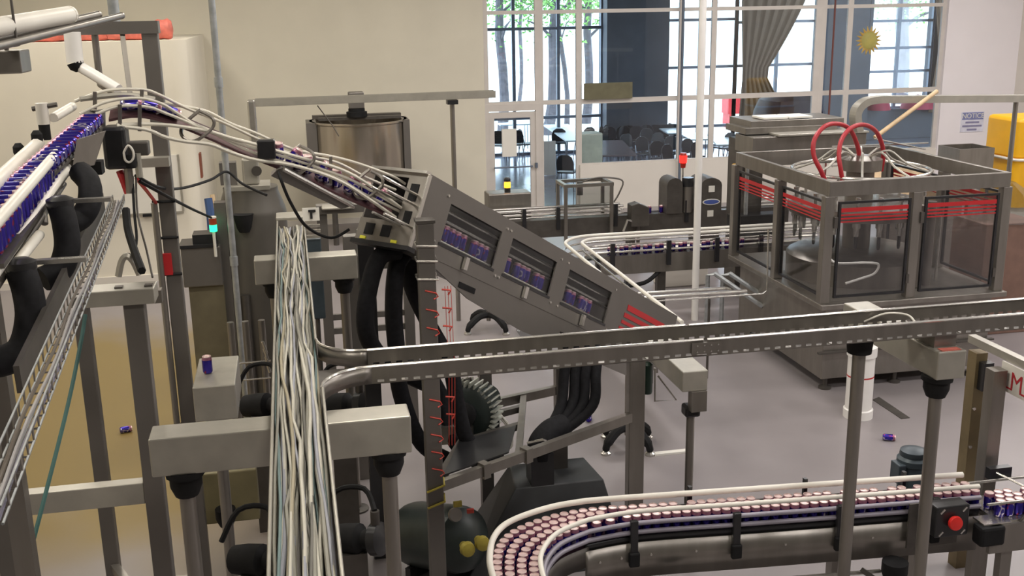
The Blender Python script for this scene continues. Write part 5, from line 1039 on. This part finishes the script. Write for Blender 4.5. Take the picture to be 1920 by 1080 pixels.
# ---- back wall things
bt = thing('mixing_tank', 'round stainless mixing tank with black stirrer before the cream wall', 'tank', (1.22, 19.9, 0))
MB().lathe([(.10, .55), (.84, .85), (.86, .95), (.86, 2.17), (.89, 2.19), (.89, 2.22), (.84, 2.22), (.84, 1.6)], (1.22, 19.9, 0), 40).build('shell', 'tankshell', bt, True) if MT.setdefault('tankshell', mat('polished_tank_steel', (.48, .43, .36), .22, .9, .1, 2, 0, (3, 3, .1))) else None
MB().box(.27, .45, 19.5, 20.2, 1.0, 2.22).build('side_panel', 'panel', bt); MB().box(2.0, 2.12, 19.5, 20.2, 1.0, 2.22).build('side_panel', 'panel', bt)
MB().box(.4, 2.05, 20.3, 20.5, 2.2, 2.27).build('rear_rim', 'steel_dark', bt); MB().box(.5, 2.0, 19.84, 19.96, 2.22, 2.27).build('bridge', 'steel_dark', bt)
MB().lathe([(.19, 2.27), (.19, 2.36), (.15, 2.37), (.15, 2.42)], (1.20, 19.9, 0), 16).build('stirrer_collar', 'black', bt, True); MB().box(1.06, 1.34, 19.78, 20.02, 2.42, 2.72).build('stirrer_motor', 'panel', bt, bevel=.02)
for a in (.8, 2.3, 3.9, 5.4): MB().cyl((1.22+.75*math.cos(a), 19.9+.75*math.sin(a), 0), (1.22+.75*math.cos(a), 19.9+.75*math.sin(a), .9), .05, n=8).build('leg', 'steel_dark', bt)
wbd = thing('whiteboard', 'wall mounted whiteboard with dark marker tray on the inner room wall', 'whiteboard', (-2.5, 17.46, 1.0)); a_, b_ = PY(160, 405, 17.46), PY(334, 290, 17.46)
MB().box(a_.x, b_.x, 17.46, 17.485, a_.z, b_.z).build('board', 'paper', wbd); MB().box(b_.x-.02, b_.x+.01, 17.45, 17.485, a_.z, b_.z).build('frame', 'alu', wbd); MB().box(a_.x, b_.x, 17.45, 17.485, a_.z-.03, a_.z).build('frame', 'alu', wbd); q = PY(268, 404, 17.43); MB().box(q.x, q.x+.17, 17.40, 17.46, q.z-.02, q.z+.02).build('marker_tray', 'black', wbd)
q = PY(372, 325, 17.4); tag(MB().box(-1.50, -1.47, 18.0, 18.2, 1.55, 1.95).build('red_holder', mat('dull_red', (.25, .08, .05), .6)), 'small dull red holder on the corner of the inner room', 'holder')
for k, (u0, v0, u1, v1, m_, lab) in enumerate(((398, 365, 402, 425, 'wood', 'pale yellow stick leaning behind the signal kiosk'), (392, 372, 396, 430, 'bluecl', 'blue cloth hanging behind the signal kiosk'))):
    tag(MB().tube([PY(u0, v0, 13.5), PY((u0+u1)/2+2, (v0+v1)/2, 13.45), (PY(u1, v1, 13.4).x, 13.3, 0)], (.03, .06)[k], 8).build(('stick', 'hanging_cloth')[k], m_, smooth=True), lab, ('stick', 'cloth')[k])
for k, (x, r_, ln) in enumerate(((-3.7, .10, .9), (-3.0, .12, .8), (-2.35, .11, .7), (-1.85, .16, .30))):
    m = MB(); prof = [(.02, -ln/2), (r_*.8, -ln/2+.02), (r_, -ln/4), (r_*.9, 0), (r_*1.05, ln/4), (r_*.8, ln/2-.02), (.02, ln/2)]
    m.lathe(prof, (x, 17.9, 3.77+r_*.95), 12, (1, .1, 0)); tag(m.build('sheeting_roll', 'pink', smooth=True), ('pink sheeting roll on the inner room roof, far left', 'pink sheeting roll on the inner room roof, second from the left', 'pink sheeting roll on the inner room roof, behind the tall post', 'pink sheeting bundle at the right end of the inner room roof')[k], 'sheeting')

# ================================================================== foreground can conveyor
BK = [(4.35, 5.985), (3.2, 6.09), (2.1, 6.185), (1.74, 6.21), (1.48, 6.175), (1.2, 6.05), (1.06, 5.88), (.985, 5.64), (.96, 5.42), (.95, 5.0), (.95, 4.7)]
FT = [(4.35, 5.80), (3.48, 5.865), (2.75, 5.925), (2.04, 5.985), (1.68, 5.95), (1.45, 5.83), (1.30, 5.62), (1.245, 5.38), (1.23, 5.0), (1.23, 4.7)]
def poly(pts, n=8): return [Vector((p.x, p.y, 0)) for p in spline([(x, y, 0) for x, y in pts], n)]
def resample(P, k):
    d = [0]
    for i in range(1, len(P)): d.append(d[-1]+(P[i]-P[i-1]).length)
    out = []; j = 0
    for i in range(k+1):
        s_ = d[-1]*i/k
        while j < len(d)-2 and d[j+1] < s_: j += 1
        out.append(P[j].lerp(P[j+1], min(1, max(0, (s_-d[j])/(d[j+1]-d[j]+1e-9)))))
    return out
# pair the two edges by matched stations
bk1, ft1 = resample(poly(BK[:4]), 60), resample(poly(FT[:5]), 60); bk2, ft2 = resample(poly(BK[3:]), 60), resample(poly(FT[4:]), 60)
EB, EF = bk1+bk2[1:], ft1+ft2[1:]
fc = thing('can_conveyor', 'foreground can conveyor curving out of the bottom of the picture', 'conveyor', (2.6, 5.95, 0))
def rail3(P, z, r_, m, nm, off=0.0, Q=None):
    pts = [Vector((p.x, p.y, z))+((p-q).normalized()*off if Q else Vector()) for p, q in zip(P, Q or P)]
    return MB().tube(pts, r_, 10).build(nm, m, fc, True)
rail3(EB, 1.035, .020, 'white_plastic', 'white_rail'); rail3(EF[:], 1.035, .016, 'white_plastic', 'white_rail')
rail3(EB, .95, .010, 'steel_dark', 'guide_rail'); prp = mat('lilac_grey_rail', (.30, .28, .33), .4, .2); MT['prp'] = prp
rail3(EF, .965, .016, 'prp', 'guide_rail', .025, EB); rail3(EF, .905, .016, 'prp', 'guide_rail', .03, EB)
m = MB(); n_ = len(EB); m.add([Vector((p.x, p.y, .872)) for p in EB]+[Vector((p.x, p.y, .872)) for p in EF]+[Vector((p.x, p.y, .84)) for p in EB]+[Vector((p.x, p.y, .84)) for p in EF], [[i, i+1, n_+i+1, n_+i] for i in range(n_-1)]+[[2*n_+i, 2*n_+i+1, 3*n_+i+1, 3*n_+i] for i in range(n_-1)]+[[i, i+1, 2*n_+i+1, 2*n_+i] for i in range(n_-1)]+[[n_+i, n_+i+1, 3*n_+i+1, 3*n_+i] for i in range(n_-1)]); m.build('belt', mat('purple_black_belt', (.05, .02, .035), .5), fc)
# side plates
def wall_strip(P, i0, i1, z0, z1, m_, nm, Q, off):
    g = MB(); vs = []
    for p, q in zip(P[i0:i1], Q[i0:i1]): o_ = (p-q).normalized()*off; vs += [(p.x+o_.x, p.y+o_.y, z0), (p.x+o_.x, p.y+o_.y, z1)]
    k = len(vs)//2; g.add(vs, [[2*i, 2*i+2, 2*i+3, 2*i+1] for i in range(k-1)]); o = g.build(nm, m_, fc, True); s_ = o.modifiers.new('thick', 'SOLIDIFY'); s_.thickness = .006; return o
wall_strip(EF, 0, 62, .58, .83, 'steel', 'side_plate', EB, .03); wall_strip(EF, 60, n_, .72, .86, 'steel_dark', 'inner_curve_plate', EB, .02); wall_strip(EB, 0, n_, .62, .90, 'steel_dark', 'outer_plate', EF, .02)
wall_strip(EF, 0, 62, .83, .875, 'black_gloss', 'wear_strip', EB, .02)
def fy(x):  # front edge y at x
    for p, q in zip(EF, EF[1:]):
        if q.x <= x <= p.x: return p.y+(q.y-p.y)*(p.x-x)/(p.x-q.x+1e-9)
    return 5.9
for x in (1.98, 2.66, 3.36, 4.02):
    y = fy(x)-.05; MB().box(x-.025, x+.025, y-.015, y+.02, .70, 1.0).build('rail_bracket', 'black_gloss', fc, bevel=.005); MB().box(x-.035, x+.035, y-.03, y+.01, .68, .78).build('bracket_foot', 'black', fc, bevel=.01)
for x in (2.45, 3.25, 3.95):
    yb2 = 6.165-.085*(x-2.3)+.02; MB().box(x-.012, x+.012, yb2, yb2+.03, .9, 1.07).build('rail_bracket', 'black_gloss', fc)
for px_ in ((1.64, 5.70), (2.27, 5.78), (3.72, 5.72)):
    x, y = px_; MB().lathe([(.045, .42), (.085, .52), (.085, .60)], (x, y, 0), 14).build('leg_clamp', 'black', fc, True); MB().cyl((x, y, 0), (x, y, .45), .03, n=12).build('leg', 'steel', fc, True); MB().lathe([(.07, 0), (.07, .02), (.03, .03)], (x, y, 0), 12).build('foot', 'steel_dark', fc)
MB().cyl((1.60, 5.62, .64), (1.60, 5.74, .66), .085, n=18).build('sprocket_cover', 'black', fc, True)
for x in (3.45, 4.08): MB().box(x-.04, x+.04, 5.98, 6.06, 0, .6).build('rear_leg', 'steel', fc)
for x0, x1 in ((1.9, 2.22), (2.35, 3.66)): MB().cyl((x0, fy(x0)-.06, .50), (x1, fy(x1)-.06, .50), .014, n=8).build('tie_rod', 'steel_light', fc, True)
for x in (1.75, 1.9, 2.1, 2.4, 3.0, 3.6): MB().cyl((x, fy(x)-.032, .74), (x, fy(x)-.044, .74), .008, n=8).build('bolt', 'steel_light', fc)
MB().beam((3.50, 5.75, .55), (3.72, 5.72, .38), .03, .03).build('brace', 'steel_dark', fc)
# emergency stop
es = thing('emergency_stop', 'red mushroom emergency stop button on a black box', 'button', (4.06, 5.70, .78))
MB().box(3.94, 4.18, 5.64, 5.76, .78, 1.0).build('box', 'black_gloss', es, bevel=.01); MB().box(3.82, 4.19, 5.76, 5.775, .66, .98).build('back_plate', 'steel_dark', es)
MB().lathe([(.03, 0), (.045, .015), (.05, .03), (.045, .045), (.02, .05)], (4.06, 5.64, .89), 20, (0, -1, .1)).build('mushroom_button', mat('stop_red', (.75, .03, .025), .35), es, True)
for dx, dz in ((-.08, .08), (.08, .08), (-.08, -.08), (.08, -.08)): MB().obox((4.06+dx, 5.637, .89+dz), (.014, 0, .014), (0, .003, 0), (-.004, 0, .004)).build('corner_screw', 'steel_light', es)
# cans on the curve: lanes between the two edges, no overlaps
placed = []
def fill(i0, i1, lanes, lab, grp, minv=-1e9):
    for li, f_ in enumerate(lanes):
        P = [EB[i].lerp(EF[i], f_) for i in range(i0, i1)]; P = resample(P, 1400)
        for p in P[li*9 % 17:]:
            if all((p.x-q[0])**2+(p.y-q[1])**2 > .0662**2 for q in placed[-400:]):
                u, v = proj((p.x, p.y, .95))
                if v < 1120 and u < 1960:
                    placed.append((p.x, p.y)); can((p.x, p.y, .873), lab[li], grp[li])
# right conveyor lane first
rc = thing('can_conveyor', 'bright steel can conveyor at the right edge behind the stop button', 'conveyor', (4.9, 5.75, 0))
MB().box(4.37, 7.0, 5.60, 5.93, .83, .872).build('belt', 'steel_light', rc); MB().box(4.30, 7.0, 5.57, 5.60, .66, .86).build('side_plate', 'steel', rc); MB().box(4.37, 7.0, 5.93, 5.95, .66, .88).build('side_plate', 'steel', rc)
MB().box(4.22, 4.40, 5.55, 5.66, .72, .86).build('transfer_block', 'black', rc, bevel=.02); MB().box(4.25, 4.45, 5.58, 5.70, .862, .874).build('transfer_plate', 'steel_light', rc)
MB().cyl((4.30, 5.635, .985), (7.0, 5.60, .985), .010, n=8).build('guide_rail', 'steel_light', rc); MB().cyl((4.37, 5.95, .985), (7.0, 5.93, .985), .010, n=8).build('guide_rail', 'steel_light', rc)
MB().box(4.55, 4.72, 5.97, 6.02, .98, 1.06).build('sensor_bracket', 'black_gloss', rc); MB().cyl((4.60, 5.97, 1.03), (4.72, 5.80, .98), .008, n=6).build('sensor_rod', 'steel_light', rc); MB().box(4.72, 4.9, 5.5, 5.57, .74, .9).build('gear_box', 'steel_dark', rc, bevel=.02)
for x in (4.45, 5.6, 6.8):
    for y in (5.62, 5.9): MB().box(x-.04, x+.04, y-.03, y+.03, 0, .66).build('leg', 'steel', rc)
MB().tube(spline([(4.50, 5.60, .80), (4.55, 5.585, .90), (4.65, 5.585, .90), (4.68, 5.60, .80)], 4), .008, 6).build('wire_loop', 'steel_dark', rc)
for j, y in enumerate((5.665, 5.724, 5.783)):
    for k in range(13):
        x = 4.42+.068*k+.034*(j % 2)
        if j == 2 and k in (3,): continue
        can((x, y, .873), ('front', 'middle', 'rear')[j]+' row can on the right edge conveyor, blue with pink lid', ('front', 'middle', 'rear')[j]+' row of cans on the right edge conveyor'); placed.append((x, y))
fill(56, n_, (.14, .38, .62, .86), [w_+' on the conveyor curve, blue body and pink lid' for w_ in ('can in the outermost row', 'can in the second row from outside', 'can in the third row from outside', 'can in the innermost row')], ['outermost row of cans on the curve', 'second row of cans on the curve', 'third row of cans on the curve', 'innermost row of cans on the curve'])
fill(0, 64, (.80, .50, .20), [w_+' on the straight foreground conveyor, blue with pink lid' for w_ in ('can in the front row', 'can in the middle row', 'can in the rear row')], ['front row of cans on the straight conveyor', 'middle row of cans on the straight conveyor', 'rear row of cans on the straight conveyor'])
# blue grey motor behind the conveyor
bm_ = thing('drive_motor', 'blue grey vertical drive motor behind the foreground conveyor', 'motor', (4.27, 6.45, 0))
MB().lathe([(.11, .62), (.11, .66), (.10, .68), (.10, .92), (.115, .93), (.115, .97), (.095, .99), (.10, 1.0), (.095, 1.03), (.05, 1.045)], (4.27, 6.45, 0), 22).build('motor_body', 'motor_blue', bm_, True); MB().box(4.12, 4.18, 6.38, 6.50, .80, .95).build('terminal_box', 'motor_blue', bm_, bevel=.008); MB().box(4.17, 4.37, 6.35, 6.55, 0, .62).build('gear_case', 'steel_dark', bm_, bevel=.01)
# loose cans on the floor
for u, v, lab, d_ in ((236, 805, 'single can lying on its side on the yellow floor', (1, .3, 0)), (1667, 820, 'single blue can lying on its side near the white pipe', (.9, -.4, 0)), (1104, 783, 'small pale can lying on the floor behind the black hoses', (.3, 1, 0))):
    q = PZ(u, v, .033); dv = Vector(d_).normalized(); can(q-dv*.06, lab, 'loose cans on the floor', Vector((0, 0, 1)).rotation_difference(dv))
tag(MB().box(3.2, 3.55, 9.0, 9.06, 0, .02).build('floor_strip', 'paper'), 'short pale strip lying on the floor by the star foot', 'strip')
